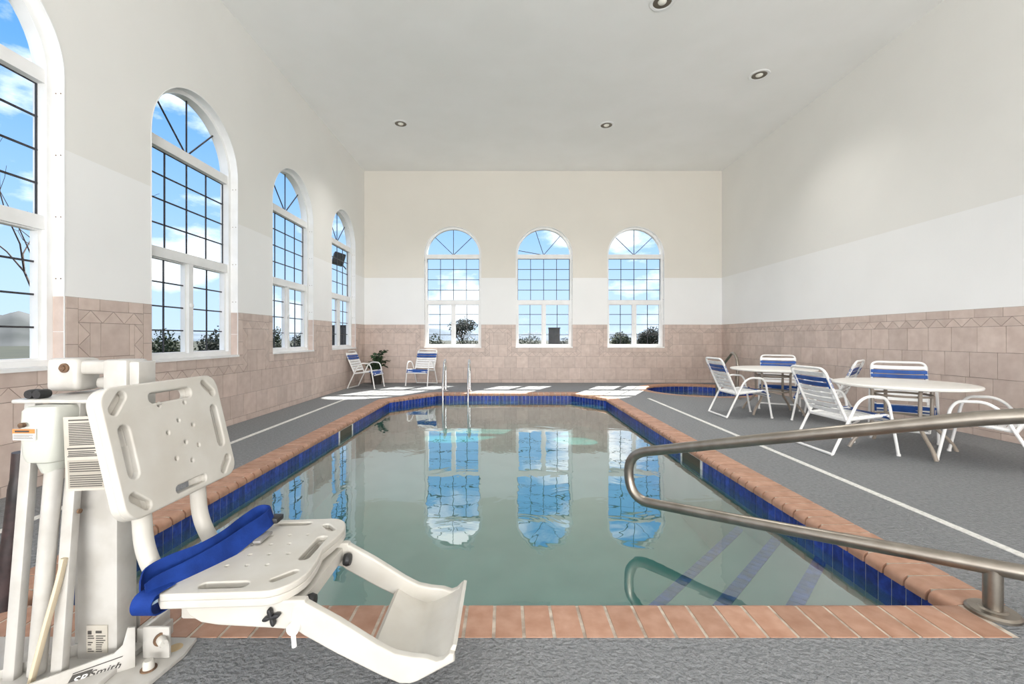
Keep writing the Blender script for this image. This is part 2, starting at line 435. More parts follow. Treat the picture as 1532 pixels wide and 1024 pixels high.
def cladding(P, u0, u1, wins, parent, jambs=False):
    bm = B(); s, z = .105, .106
    for i, (v1, off) in enumerate(((.675, 0), (.378, .15), (.080, .08))):
        run(bm, P, u0, u1, max(v1-ROW, 0.0), v1, off=off)
    edges = [u0]
    for c in wins: edges += [c-RW, c+RW]
    edges.append(u1)
    for k in range(0, len(edges), 2):
        a, c = edges[k], edges[k+1]
        la = s if k > 0 else 0.0; lc = s if k+2 < len(edges) else 0.0
        za = z if la else 0.0; zc = z if lc else 0.0
        if la: run(bm, P, a, a+la, .675+.233, TOP, vert=True, off=.12)
        if lc: run(bm, P, c-lc, c, .675+.233, TOP, vert=True, off=.12)
        run(bm, P, a+la, c-lc, ZT, TOP, off=.1)
        zig(bm, P, a+la, c-lc, ZB, ZT)
        if la: zig(bm, P, a+la, a+la+za, .675, ZB, vert=True)
        if lc: zig(bm, P, c-lc-zc, c-lc, .675, ZB, vert=True)
        for j, v1 in enumerate((ZB, ZB-ROW)):
            w = (c-zc-lc)-(a+la+za)
            run(bm, P, a+la+za, c-lc-zc, v1-ROW, v1, off=(ROW-.1 if w < 1 else .13)*(1 if j == 0 else .35))
    for c in wins:
        a, b = c-RW-s, c+RW+s
        run(bm, P, a, b, .781, SILL, off=.15)
        zig(bm, P, a, b, .675, .781)
    if jambs:
        for c in wins:
            for sgn in (-1, 1):
                J = lambda u, v, d, c=c, sgn=sgn: P(c+sgn*(RW+d), v, u)
                for v0, v1 in ((SILL, 1.19), (1.19, TOP)):
                    poly_tile(bm, J, [(.002, v0), (REVEAL, v0), (REVEAL, v1), (.002, v1)], d=-.009)
    t = part('tile_cladding', bm, m_tile, parent, smooth=False)
    g = B()                                   # grout bed behind the tiles
    def slab(a, b, v0, v1):
        vs = [g.verts.new(P(u, v, d)) for d in (-.0045, .01) for u, v in ((a, v0), (b, v0), (b, v1), (a, v1))]
        for f in ((0, 1, 2, 3), (4, 7, 6, 5), (0, 4, 5, 1), (1, 5, 6, 2), (2, 6, 7, 3), (3, 7, 4, 0)): g.faces.new([vs[i] for i in f])
    slab(u0, u1, 0, SILL)
    for k in range(0, len(edges), 2): slab(edges[k], edges[k+1], SILL, TOP)
    part('grout', g, m_grout, t, smooth=False)
cladding(P_left, YB, YF, LWIN, w_left, True)
cladding(P_far, XL, XR, FWIN, w_far, True)
cladding(P_right, YB, YF, [], w_right)

# ---- windows
def ring(bm, P, outer, inner, d0, d1, mi=0):
    n = len(outer)
    a = [[bm.verts.new(P(u, v, d)) for u, v in pts] for pts in (outer, inner) for d in (d0, d1)]
    o0, o1, i0, i1 = a
    for k in range(n):
        j = (k+1) % n
        for q in ((o0[k], o0[j], i0[j], i0[k]), (o1[k], i1[k], i1[j], o1[j]), (o0[k], o1[k], o1[j], o0[j]), (i0[k], i0[j], i1[j], i1[k])):
            f = bm.faces.new(q); f.material_index = mi
def pbox(bm, P, u0, u1, v0, v1, d0, d1):
    vs = [bm.verts.new(P(u, v, d)) for u in (u0, u1) for v in (v0, v1) for d in (d0, d1)]
    for f in ((0, 1, 3, 2), (4, 6, 7, 5), (0, 4, 5, 1), (2, 3, 7, 6), (0, 2, 6, 4), (1, 5, 7, 3)): bm.faces.new([vs[i] for i in f])
def rectpts(u0, u1, v0, v1): return [(u0, v0), (u1, v0), (u1, v1), (u0, v1)]
T1, T2 = EYE+2.09, EYE+.918            # the two transoms
def window(n, P, c, label, spokes=(45, 90, 135)):
    w = thing('window_%d' % n, label, 'window', P(c, SILL, .1), kind='structure', world=True)
    bm = B(); ring(bm, P, arch(c, -.001), arch(c, .006), -.003, REVEAL+.01)
    m2 = 1
    for v in (1.62, 2.12, 2.62, 3.12):                        # pairs of screw heads down the jambs
        for sg in (-1, 1):
            for d in (.025, .065):
                cc = P(c+sg*(RW-.006), v, d); ax = P(c+1, v, d)-P(c, v, d)
                k = bmesh.new(); lathe(k, [(.005, 0), (.005, .003), (.0001, .003)], seg=8)
                for f in k.faces: f.material_index = 1
                add_bm(bm, k, Matrix.Translation(cc) @ (ax*-sg).to_track_quat('Z', 'Y').to_matrix().to_4x4())
    lin = part('jamb_lining', bm, [m_white, m_rust], w)
    bm = B(); pbox(bm, P, c-RW-.002, c+RW+.002, SILL-.02, SILL+.008, -.02, REVEAL+.01); part('window_sill', bm, m_white, w)
    bm = B(); ring(bm, P, arch(c, .0), arch(c, .055), REVEAL, DEPTH); fr = part('window_frame', bm, m_white, w)
    i = .055
    for v in (T1, T2):
        bm = B(); pbox(bm, P, c-RW+.02, c+RW-.02, v-.055, v+.055, REVEAL+.012, DEPTH-.01); part('transom', bm, m_white, w)
    bm = B(); pbox(bm, P, c-.035, c+.035, SILL+.02, T2, REVEAL+.02, DEPTH-.02); part('mullion', bm, m_white, w)
    # fan light
    bm = B()
    for a in spokes:
        r = RW-i; p0 = Vector((c, T1+.05)); p1 = Vector((c+r*.985*math.cos(math.radians(a)), max(SPRING+r*math.sin(math.radians(a)), T1+.08)))
        dirv = (p1-p0).normalized(); nn = Vector((-dirv.y, dirv.x))*.0075
        q = [p0+nn, p0-nn, p1-nn, p1+nn]
        top = [bm.verts.new(P(x.x, x.y, GLASS-.014)) for x in q]; bot = [bm.verts.new(P(x.x, x.y, GLASS-.002)) for x in q]
        bm.faces.new(top); bm.faces.new(bot)
        for k in range(4): bm.faces.new((top[k], top[(k+1) % 4], bot[(k+1) % 4], bot[k]))
    part('fan_muntin', bm, m_muntin, w)
    # upper grid
    bm = B(); u0, u1, v0, v1 = c-RW+i, c+RW-i, T2+.055, T1-.055
    for k in range(1, 4): pbox(bm, P, u0+(u1-u0)*k/4-.0075, u0+(u1-u0)*k/4+.0075, v0, v1, GLASS-.014, GLASS-.002)
    for k in range(1, 4): pbox(bm, P, u0, u1, v0+(v1-v0)*k/4-.0075, v0+(v1-v0)*k/4+.0075, GLASS-.014, GLASS-.002)
    ring(bm, P, rectpts(u0, u1, v0, v1), rectpts(u0+.012, u1-.012, v0+.008, v1-.008), GLASS-.012, GLASS-.002)
    part('upper_muntin', bm, m_muntin, w)
    # two sashes
    for sg in (0, 1):
        a, b = (c-RW+i, c-.03) if sg == 0 else (c+.03, c+RW-i)
        v0, v1 = SILL+i, T2-.05; q = .028; dd = 0 if sg else .012
        bm = B(); ring(bm, P, rectpts(a, b, v0, v1), rectpts(a+q, b-q, v0+q*.6, v1-q*.6), GLASS-.045+dd, GLASS+.02)
        sash = part('sash', bm, m_white, w)
        bm = B()
        pbox(bm, P, (a+b)/2-.0075, (a+b)/2+.0075, v0, v1, GLASS-.014, GLASS-.002)
        for k in range(1, 4): pbox(bm, P, a+q, b-q, v0+(v1-v0)*k/4-.0075, v0+(v1-v0)*k/4+.0075, GLASS-.014, GLASS-.002)
        s2 = part('sash_muntin', bm, m_muntin, sash)
    bm = B(); k = bmesh.new(); lathe(k, [(.0001, 0), (.03, .0), (.03, .012), (.012, .02), (.0001, .022)], seg=14)
    ax = P(c, 1, -1)-P(c, 1, 0)
    add_bm(bm, k, Matrix.Translation(P(c, 1.52, REVEAL+.02)) @ ax.to_track_quat('Z', 'Y').to_matrix().to_4x4())
    part('sash_lock', bm, m_white, w)
    bm = B(); pts = arch(c, .04); bm.faces.new([bm.verts.new(P(u, v, GLASS)) for u, v in pts])
    part('glass_pane', bm, m_glass, w, smooth=False)
    return w
ords = ['window farthest behind the photographer', 'next window behind the photographer', 'window behind the photographer', 'window beside the photographer', 'nearest arched window on the left, cut by the frame',
        'second arched window from the left, above the white lift', 'third arched window along the left wall',
        'last arched window on the left wall, by the corner chair']
for k, c in enumerate(LWIN): window(k+1, P_left, c, ords[k])
window(9, P_far, FWIN[0], 'end wall arched window above the pool ladder rails')
window(10, P_far, FWIN[1], 'middle arched window of the end wall, with a fallen fan bar', (50, 108, 168))
window(11, P_far, FWIN[2], 'end wall arched window nearest the whirlpool')

# ------------------------------------------------------------------ ceiling and deck
bm = B(); box(bm, XL-DEPTH, XR+DEPTH, YB-.2, YF+DEPTH, HC, HC+.15); struct('ceiling', bm, m_ceil, 'high off-white ceiling')
WATER = -.145
POOL = [(-2.13, 1.88), (1.93, 1.88), (1.93, 8.35), (1.38, 9.09), (-1.37, 9.09), (-2.13, 8.1)]      # counter-clockwise
SPA, SPAR = (4.28, 9.72), 1.13
def circ(c, r, n=64): return [(c[0]+r*math.cos(2*PI*k/n), c[1]+r*math.sin(2*PI*k/n)) for k in range(n)]
CW = .205
def open_corner(p): return p[:1]+[(1.955, p[1][1]), (1.955, 1.90), (p[1][0], 1.90)]+p[2:]
me = filled([(XL-.05, YB-.05), (XR+.05, YB-.05), (XR+.05, YF+.05), (XL-.05, YF+.05)], [open_corner(offset_poly(POOL, CW)), circ(SPA, SPAR+.19)], .14)
struct('floor', mapped(me, lambda co: Vector((co.x, co.y, co.z-.07))), m_deck, 'grey textured pool deck')
bm = B(); box(bm, 2.68, 2.735, -3, 8.3, 0, .004); struct('trim_1', bm, m_line, 'white painted line on the deck in front of the tables')
bm = B(); box(bm, -2.99, -2.935, -3, 8.3, 0, .004); struct('trim_2', bm, m_line, 'white painted line on the deck along the left wall')

# ---- pool: coping bricks, waterline tiles, shell, steps
def brick_profile(w, over=.022, th=.052):
    pts = [(w, .003), (.02, .003)]
    for k in range(1, 7):
        a = PI/2+PI/2*k/6*1.0
        pts.append((.02+(over+.02)*math.cos(a), .003-.035+.035*math.sin(a)))
    pts += [(-over, -th), (w, -th)]
    return pts
def coping_edge(bm, A, Bp, tA, tB, w, pitch=.115, gap=.014):
    A, Bp = Vector(A), Vector(Bp); ln = (Bp-A).length; e = (Bp-A)/ln; nrm = Vector((e.y, -e.x)); prof = brick_profile(w)
    n = max(1, round(ln/pitch)); p = ln/n
    for k in range(n):
        ringA, ringB = [], []
        for s, z in prof:
            lo = -s*tA+.002 if k == 0 else k*p+gap/2
            hi = ln+s*tB-.002 if k == n-1 else (k+1)*p-gap/2
            if k: lo = max(lo, -s*tA)
            hi = min(hi, ln+s*tB)
            for t, R in ((lo, ringA), (hi, ringB)):
                q = A+e*t+nrm*s; R.append(bm.verts.new((q.x, q.y, z)))
        m = len(prof)
        for i in range(m): bm.faces.new((ringA[i], ringA[(i+1) % m], ringB[(i+1) % m], ringB[i]))
        bm.faces.new(ringA); bm.faces.new(ringB)
def mitres(pts):
    out = []; n = len(pts)
    for i in range(n):
        a, b, c = Vector(pts[i-1]), Vector(pts[i]), Vector(pts[(i+1) % n])
        e1 = (b-a).normalized(); e2 = (c-b).normalized()
        ang = math.atan2(e1.x*e2.y-e1.y*e2.x, e1.dot(e2)); out.append(math.tan(ang/2))
    return out
bm = B(); mt = mitres(POOL); mt[1] = 0.0        # the near right corner is left open to the deck
for i in range(len(POOL)):
    j = (i+1) % len(POOL); coping_edge(bm, POOL[i], POOL[j], mt[i], mt[j], CW)
cop = struct('pool_coping', bm, m_brick, 'terracotta brick coping around the pool', smooth=True)
me = filled(open_corner(offset_poly(POOL, CW+.004)), [offset_poly(POOL, .004)], .06); part('mortar_bed', mapped(me, lambda co: Vector((co.x, co.y, co.z-.0302))), m_mortar, cop, smooth=False)

POOLB = -.63
bm = B(); n = len(POOL)
top = [bm.verts.new((x, y, -.05)) for x, y in POOL]; bot = [bm.verts.new((x, y, POOLB if y > 4 else -.95)) for x, y in POOL]
for i in range(n): bm.faces.new((top[i], top[(i+1) % n], bot[(i+1) % n], bot[i]))
bm.faces.new(bot)
pool = struct('pool_shell', bm, m_plaster, 'pale plaster basin of the swimming pool')
bm = B(); g = B()
def band(bm, g, A, Bp, z0, z1, pitch=.079, rows=1, inn=.006):
    A, Bp = Vector(A), Vector(Bp); ln = (Bp-A).length; e = (Bp-A)/ln; nrm = Vector((-e.y, e.x)); k = max(1, round(ln/pitch)); p = ln/k
    for i in range(k):
        for r in range(rows):
            a, b = i*p+.0032, (i+1)*p-.0032; h0 = z0+(z1-z0)*r/rows+.003; h1 = z0+(z1-z0)*(r+1)/rows-.003
            q = [(A+e*a, h0), (A+e*b, h0), (A+e*b, h1), (A+e*a, h1)]
            f = [bm.verts.new((*(v+nrm*inn), z)) for v, z in q]; bk = [bm.verts.new((*v, z)) for v, z in q]
            bm.faces.new(f)
            for s in range(4): bm.faces.new((f[s], f[(s+1) % 4], bk[(s+1) % 4], bk[s]))
    vs = [g.verts.new((*(v+nrm*(inn-.003)), z)) for v, z in ((A, z0), (Bp, z0), (Bp, z1), (A, z1))]; g.faces.new(vs)
for i in range(n): band(bm, g, POOL[i], POOL[(i+1) % n], -.215, -.045)
wt = part('waterline_tiles', bm, m_blue, pool, smooth=False); part('tile_grout', g, m_whgrout, wt, smooth=False)
# corner steps with navy nosing, descending away from the near right corner
cx, cy = 1.93, 1.88
for k, (s, h) in enumerate(((-.80, -.215), (-1.235, -.29), (-1.72, -.42))):
    L_ = .05-s
    bm = B()
    tri = [(cx, cy), (cx, cy+L_), (cx-L_, cy)]
    a = [bm.verts.new((x, y, h)) for x, y in tri]; b = [bm.verts.new((x, y, -1.1)) for x, y in tri]
    bm.faces.new(a); bm.faces.new(b)
    for i in range(3): bm.faces.new((a[i], a[(i+1) % 3], b[(i+1) % 3], b[i]))
    st = part('step', bm, m_plaster, pool, smooth=False)
    bm = B(); d = Vector((-1, -1)).normalized(); q = Vector((1, -1)).normalized(); m_ = max(1, round(L_*1.414/.055)); p = L_*1.414/m_
    o0 = Vector((cx, cy+L_))
    for i in range(m_):
        u0, u1 = o0+d*(i*p+.002), o0+d*((i+1)*p-.002)
        pts = [u0-q*.006, u1-q*.006, u1+q*.062, u0+q*.062]
        pts = [(min(v.x, cx-.002), max(v.y, cy+.002)) for v in pts]
        a = [bm.verts.new((*v, h+.006)) for v in pts]; b = [bm.verts.new((*v, h-.05)) for v in pts]
        bm.faces.new(a)
        for s_ in range(4): bm.faces.new((a[s_], a[(s_+1) % 4], b[(s_+1) % 4], b[s_]))
    part('step_nosing', bm, m_blue, st, smooth=False)
for x, y, s in ((1.93, 4.55, -1), (-2.13, 5.9, 1)):                # skimmer mouths
    bm = B()
    xs = sorted((x-s*.002, x+s*.014))
    box(bm, *xs, y-.26, y+.26, -.06, -.035); box(bm, *xs, y-.26, y-.225, -.2, -.06); box(bm, *xs, y+.225, y+.26, -.2, -.06)
    sk = part('skimmer_frame', bm, m_white, pool, smooth=False)
    bm = B(); box(bm, *sorted((x+s*.001, x+s*.009)), y-.225, y+.225, -.2, -.06); part('skimmer_mouth', bm, mat('skimmer_dark', (.09, .075, .05), .7), sk, smooth=False)
# painted white line at the waterline edge is the grout; the water itself
def prism(bm, pts, z0, z1):
    a = [bm.verts.new((x, y, z1)) for x, y in pts]; b = [bm.verts.new((x, y, z0)) for x, y in pts]
    bm.faces.new(a); bm.faces.new(b)
    for i in range(len(pts)): bm.faces.new((a[i], a[(i+1) % len(pts)], b[(i+1) % len(pts)], b[i]))
bm = B(); prism(bm, offset_poly(POOL, .004), -1.2, WATER)
o = link('pool_water', bm, m_water, smooth=False); tag(o, 'still teal water filling the pool, mirroring the arched windows', 'water', kind='stuff')

# ---- whirlpool in the far right corner
bm = B(); ns = 64; pc = circ(SPA, SPAR, ns)
mt = mitres(pc)
for i in range(ns): coping_edge(bm, pc[i], pc[(i+1) % ns], mt[i], mt[(i+1) % ns], .18, pitch=.12)
spc = struct('spa_coping', bm, m_brick, 'brick rim of the round whirlpool', smooth=True)
me = filled(circ(SPA, SPAR+.195), [circ(SPA, SPAR+.004)], .06); part('mortar_bed', mapped(me, lambda co: Vector((co.x, co.y, co.z-.0302))), m_mortar, spc, smooth=False)
bm = B(); lathe(bm, [(SPAR, -.05), (SPAR, -.5), (SPAR-.35, -.5), (SPAR-.35, -.95), (.001, -.95)], *SPA, seg=64)
spa = struct('spa_shell', bm, m_plaster, 'round plaster basin of the whirlpool', smooth=True)
bm = B(); g = B()
for i in range(ns): band(bm, g, pc[i], pc[(i+1) % ns], -.2, -.045, pitch=.08)
wt = part('waterline_tiles', bm, m_blue, spa, smooth=False); part('tile_grout', g, m_whgrout, wt, smooth=False)
bm = B(); prism(bm, circ(SPA, SPAR+.003), -1.0, -.15)
o = link('spa_water', bm, m_spaw, smooth=False); tag(o, 'pale water in the round whirlpool by the far corner', 'water', kind='stuff')

# ------------------------------------------------------------------ stainless rails
def flange(bm, x, y, r, h=.018):
    lathe(bm, [(.001, h+.006), (r*.45, h+.006), (r*.55, h), (r*.9, h), (r, h-.008), (r, 0), (.001, 0)], x, y, seg=24)
# the big hand rail at the corner steps
PX, PY = 2.02, 1.825
dr = Vector((-1, 1, 0)).normalized()
def hr(t, h): p = Vector((PX, PY, 0))+dr*(t*1.414); p.z = h; return p
r = thing('pool_handrail', 'large brushed steel looped handrail over the corner steps in the foreground', 'handrail', (PX, PY, 0), world=True)
path = fillet([hr(-.62, 0.0), hr(-.54, .62), hr(-.24, .868), hr(-.02, .820), hr(.60, .582), hr(1.185, .350), hr(1.165, .045), hr(.55, .118), hr(-.01, .192), hr(-.57, .262)], .22, 8)
bm = B(); tube(bm, path, .0315, 16); part('rail', bm, m_metal, r)
bm = B(); tube(bm, [(PX, PY, 0), (PX, PY, .185)], .031, 16); part('post', bm, m_metal, r)
bm = B(); flange(bm, PX, PY, .085); part('flange', bm, m_metal, r)
q = hr(-.62, 0); bm = B(); flange(bm, q.x, q.y, .085); part('flange', bm, m_metal, r)
# ladder rails at the far end
for i, (x, lab) in enumerate(((-1.26, 'left chrome grab rail of the pool ladder, below the first end window'), (-.745, 'right chrome grab rail of the pool ladder, beside open water'))):
    r = thing('ladder_rail', lab, 'ladder rail', (x, 9.45, 0), group='pool ladder rails', world=True)
    bm = B(); tube(bm, fillet([(x, 9.45, 0), (x, 9.45, .52), (x, 9.36, .67), (x, 9.24, .66), (x, 9.0, .18), (x, 8.98, -.9)], .1, 6), .024, 12); part('rail', bm, m_chrome, r)
    bm = B(); flange(bm, x, 9.45, .065); part('flange', bm, m_chrome, r)
# whirlpool rail
r = thing('spa_rail', 'tall bent steel rail at the edge of the whirlpool behind the tables', 'handrail', (4.34, 8.22, 0), world=True)
bm = B(); tube(bm, fillet([(4.34, 8.22, 0), (4.34, 8.22, .74), (4.36, 8.42, .88), (4.43, 9.0, .56), (4.5, 9.35, .28), (4.5, 9.38, -.5)], .16, 7), .026, 12); part('rail', bm, m_metal, r)
bm = B(); flange(bm, 4.34, 8.22, .06); part('flange', bm, m_metal, r)
bm = B(); tube(bm, fillet([(4.36, 8.32, 0), (4.36, 8.32, .40), (4.34, 8.23, .48)], .06, 5), .02, 10); part('brace', bm, m_metal, r)

# ------------------------------------------------------------------ strap chairs
def strap(bm, y, z, nx, nz, w, half, th=.006, sag=.012, r=.015):
    """one vinyl band across the frame: wraps the two side tubes; (y,z) centre, (nx,nz) direction across the band in y,z"""
    d = Vector((0, nx, nz)).normalized(); up = Vector((0, -d.z, d.y))
    n = 8; secs = []
    xs = [-half-r] + [-half+2*half*k/n for k in range(n+1)] + [half+r]
    for x in xs:
        t = x/half; s = -sag*(1-min(t*t, 1))
        off = up*(s+r) if abs(x) <= half else up*0.0
        c = Vector((x, y, z))+off
        secs.append([bm.verts.new(c+d*a*w/2+up*b*th/2) for a, b in ((-1, -1), (1, -1), (1, 1), (-1, 1))])
    for A, Q in zip(secs, secs[1:]):
        for k in range(4): bm.faces.new((A[k], A[(k+1) % 4], Q[(k+1) % 4], Q[k]))
    # return under the tubes
    for sgn, S in ((-1, secs[0]), (1, secs[-1])):
        x = sgn*(half-.02); c = Vector((x, y, z))-up*r
        E = [bm.verts.new(c+d*a*w/2+up*b*th/2) for a, b in ((-1, -1), (1, -1), (1, 1), (-1, 1))]
        for k in range(4): bm.faces.new((S[k], S[(k+1) % 4], E[(k+1) % 4], E[k]))
        bm.faces.new(E)
def make_chair(name, label):
    t = thing(name, label, 'chair')
    hw, tr = .275, .0135
    for s in (-1, 1):                            # front leg, arm and rear leg are one bent tube
        bm = B(); x = s*hw
        tube(bm, fillet([(x, .315, .012), (x, .07, .515), (x, -.02, .575), (x, -.19, .565), (x, -.235, .50), (x, -.325, 0)], .075, 6), tr, 10)
        f = part('arm_and_leg_frame', bm, m_chairw, t)
        bm = B(); lathe(bm, [(.001, 0), (.017, 0), (.017, .02), (.001, .02)], x, -.325, seg=10); part('foot_cap', bm, m_chairw, f)
    bm = B(); tube(bm, [(-hw, .315, .014), (hw, .315, .014)], tr, 10); part('floor_bar', bm, m_chairw, t)
    bw = .25
    def bk(v): return (.165+.215*v, .355+.485*v)          # back line: y, z
    bm = B(); y1, z1 = bk(1); y0, z0 = bk(-.03)
    tube(bm, fillet([(-bw, y0, z0), (-bw, y1, z1), (bw, y1, z1), (bw, y0, z0)], .07, 6), tr, 10); part('back_frame', bm, m_chairw, t)
    bm = B(); tube(bm, fillet([(-bw, y0, z0), (-bw, -.255, .395), (-bw, -.305, .305), (bw, -.305, .305), (bw, -.255, .395), (bw, y0, z0)][:3], .05, 5)+fillet([(bw, -.305, .305), (bw, -.255, .395), (bw, y0, z0)], .05, 5), tr, 10); part('seat_frame', bm, m_chairw, t)
    bm = B(); tube(bm, [(-hw, .16, .335), (hw, .16, .335)], tr, 10); part('cross_bar', bm, m_chairw, t)
    bm = B(); tube(bm, [(-hw, -.275, .335), (hw, -.275, .335)], tr, 10); part('cross_bar', bm, m_chairw, t)
    dy, dz = .215, .485
    for k in range(8):                           # from the top down: one white, two blue, five white
        v = .865-k*.107; y, z = bk(v); bm = B(); strap(bm, y, z, dy, dz, .0435, bw)
        part('back_strap', bm, m_strapb if k in (1, 2) else m_strapw, t)
    for k in range(8):
        s_ = (k+.5)/7; y = .14+(-.235-.14)*s_; z = .345+.045*s_; nx, nz = -1, .12
        if k == 7: y, z, nx, nz = -.287, .345, -.48, -.9
        bm = B(); strap(bm, y, z, nx, nz, .0455 if k < 7 else .088, bw); part('seat_strap', bm, m_strapb if k >= 6 else m_strapw, t)
    return t
def dup(root, loc, rotz, label, group=None):
    r = root.copy(); C.objects.link(r); r.location = loc; r.rotation_euler = (0, 0, rotz); r['label'] = label
    if group: r['group'] = group
    for ch in list(root.children):
        c = ch.copy(); C.objects.link(c); c.parent = r
        for g in ch.children:
            d = g.copy(); C.objects.link(d); d.parent = c
    return r
def face(dx, dy): return math.atan2(dx, -dy)       # the chair model faces -Y; turn it to face (dx, dy)
G = 'white and blue strap patio chairs'
chair = make_chair('patio_chair', 'x')
places = [
    (3.475, 4.53, (1, .0), 'strap patio chair at the near table, its back to the pool'),
    (4.60, 5.12, (-.6, -.78), 'strap patio chair tucked behind the near table, facing the camera'),
    (4.45, 4.02, (-.59, .8), 'strap patio chair at the right edge, mostly behind the steel handrail'),
    (3.46, 6.52, (1, 0), 'strap patio chair at the far table, its back to the pool, nearest the whirlpool'),
    (4.50, 7.25, (-.5, -.86), 'strap patio chair behind the far table, facing the camera'),
    (4.40, 6.05, (-.66, .75), 'strap patio chair between the two tables, its back nearly edge-on'),
    (-3.18, 10.12, (1, -.12), 'strap patio chair in the left corner beside the plant'),
    (-2.02, 10.76, (-.22, -1), 'strap patio chair against the end wall under the first end window')]
for i, (x, y, d, lab) in enumerate(places):
    if i == 0:
        chair.location = (x, y, 0); chair.rotation_euler = (0, 0, face(*d)); chair['label'] = lab; chair['group'] = G
    else: dup(chair, (x, y, 0), face(*d), lab, G)

# ------------------------------------------------------------------ round patio tables
def make_table(label):
    t = thing('patio_table', label, 'table', group='round white patio tables'); R_, H_ = .58, .685
    bm = B(); lathe(bm, [(.001, H_), (.02, H_), (R_-.03, H_-.001), (R_-.008, H_-.006), (R_, H_-.016), (R_-.004, H_-.03), (R_-.02, H_-.036), (R_-.05, H_-.03), (.001, H_-.028)], seg=64)
    part('tabletop', bm, m_table, t)
    for k in range(4):
        a = PI/2*k+math.radians(8); ca, sa = math.cos(a), math.sin(a)
        def q(r, z): return (r*ca, r*sa, z)
        bm = B(); tube(bm, fillet([q(.36, H_-.042), q(.265, H_-.05), q(.26, .26), q(.43, .085), q(.475, .0)], .06, 6), .0165, 10); part('leg', bm, m_taupe, t)
    for h in (.56, .335):
        bm = B(); tube(bm, [(.235*math.cos(2*PI*k/40), .235*math.sin(2*PI*k/40), h) for k in range(40)], .011, 8, closed=True); part('brace_ring', bm, m_taupe, t)
    return t
tb = make_table('round white patio table nearer the camera, with taupe tube legs'); tb.location = (4.07, 4.52, 0); tb.rotation_euler[2] = math.radians(160)
dup(tb, (4.08, 6.72, 0), math.radians(200), 'round white patio table farther from the camera, near the whirlpool')

# ------------------------------------------------------------------ potted plant in the corner
pl = thing('potted_plant', 'dark green leafy plant in a dark pot in the left corner', 'plant', (-3.15, 10.85, 0))
bm = B(); lathe(bm, [(.001, 0), (.11, 0), (.15, .24), (.16, .26), (.145, .26), (.13, .23), (.001, .23)], seg=24); part('pot', bm, m_pot, pl)
rnd = random.Random(3)
for k in range(11):
    a = 2*PI*k/11+rnd.uniform(-.2, .2); ln = rnd.uniform(.24, .44); rise = rnd.uniform(.15, .62)
    if math.cos(a) < -.2: ln *= .6
    if math.sin(a) > .3: ln *= .6
    pts = [Vector((0, 0, .2)), Vector((math.cos(a)*ln*.35, math.sin(a)*ln*.35, .28+rise*.8)), Vector((math.cos(a)*ln*.8, math.sin(a)*ln*.8, .26+rise))]
    pth = smooth_path(pts, 5); bm = B(); tube(bm, pth, .005, 6); stem = part('stem', bm, m_leaf, pl)
    bm = B()
    for i in range(3, len(pth)):
        for sg in (-1, 1):
            p = pth[i]; t_ = (pth[i]-pth[i-1]).normalized(); sd = t_.cross(Vector((0, 0, 1))).normalized()*sg
            dvec = (sd+t_*.5+Vector((0, 0, rnd.uniform(-.5, .2)))).normalized(); l2 = rnd.uniform(.09, .15); wv = t_*.035
            v = [bm.verts.new(c) for c in (p, p+dvec*l2*.5+wv, p+dvec*l2-Vector((0, 0, .02)), p+dvec*l2*.5-wv)]; bm.faces.new(v)
    part('leaves', bm, m_leaf, stem, smooth=False)

# ------------------------------------------------------------------ recessed ceiling lights
for x, y, lab in ((-2.06, 8.74, 'recessed ceiling light over the left far side of the pool'), (2.03, 8.80, 'recessed ceiling light over the right far side of the pool'),
                  (4.11, 7.12, 'recessed ceiling light above the patio tables'), (1.99, 5.57, 'recessed ceiling light at the top edge of the frame')):
    lamp_on = True
    l = thing('recessed_light', lab, 'ceiling light', (x, y, HC), group='recessed ceiling lights')
    if lamp_on: lamp('can_light', 'SPOT', (x, y, HC-.04), (0, 0, -1), 290 if x < 4 else 170, (1, .975, .94), spot_size=math.radians(118), spot_blend=1.0, shadow_soft_size=.09)
    bm = B(); lathe(bm, [(.155, .0), (.16, -.006), (.15, -.014), (.118, -.012), (.112, .0)], seg=36); part('trim_ring', bm, m_white, l)
    bm = B(); lathe(bm, [(.113, -.008), (.10, -.0035), (.075, -.002), (.001, -.0015)], seg=36); part('reflector', bm, m_lens, l)
    bm = B(); lathe(bm, [(.001, -.03), (.03, -.027), (.05, -.015), (.055, -.004)], seg=24); part('bulb', bm, m_bulb, l)

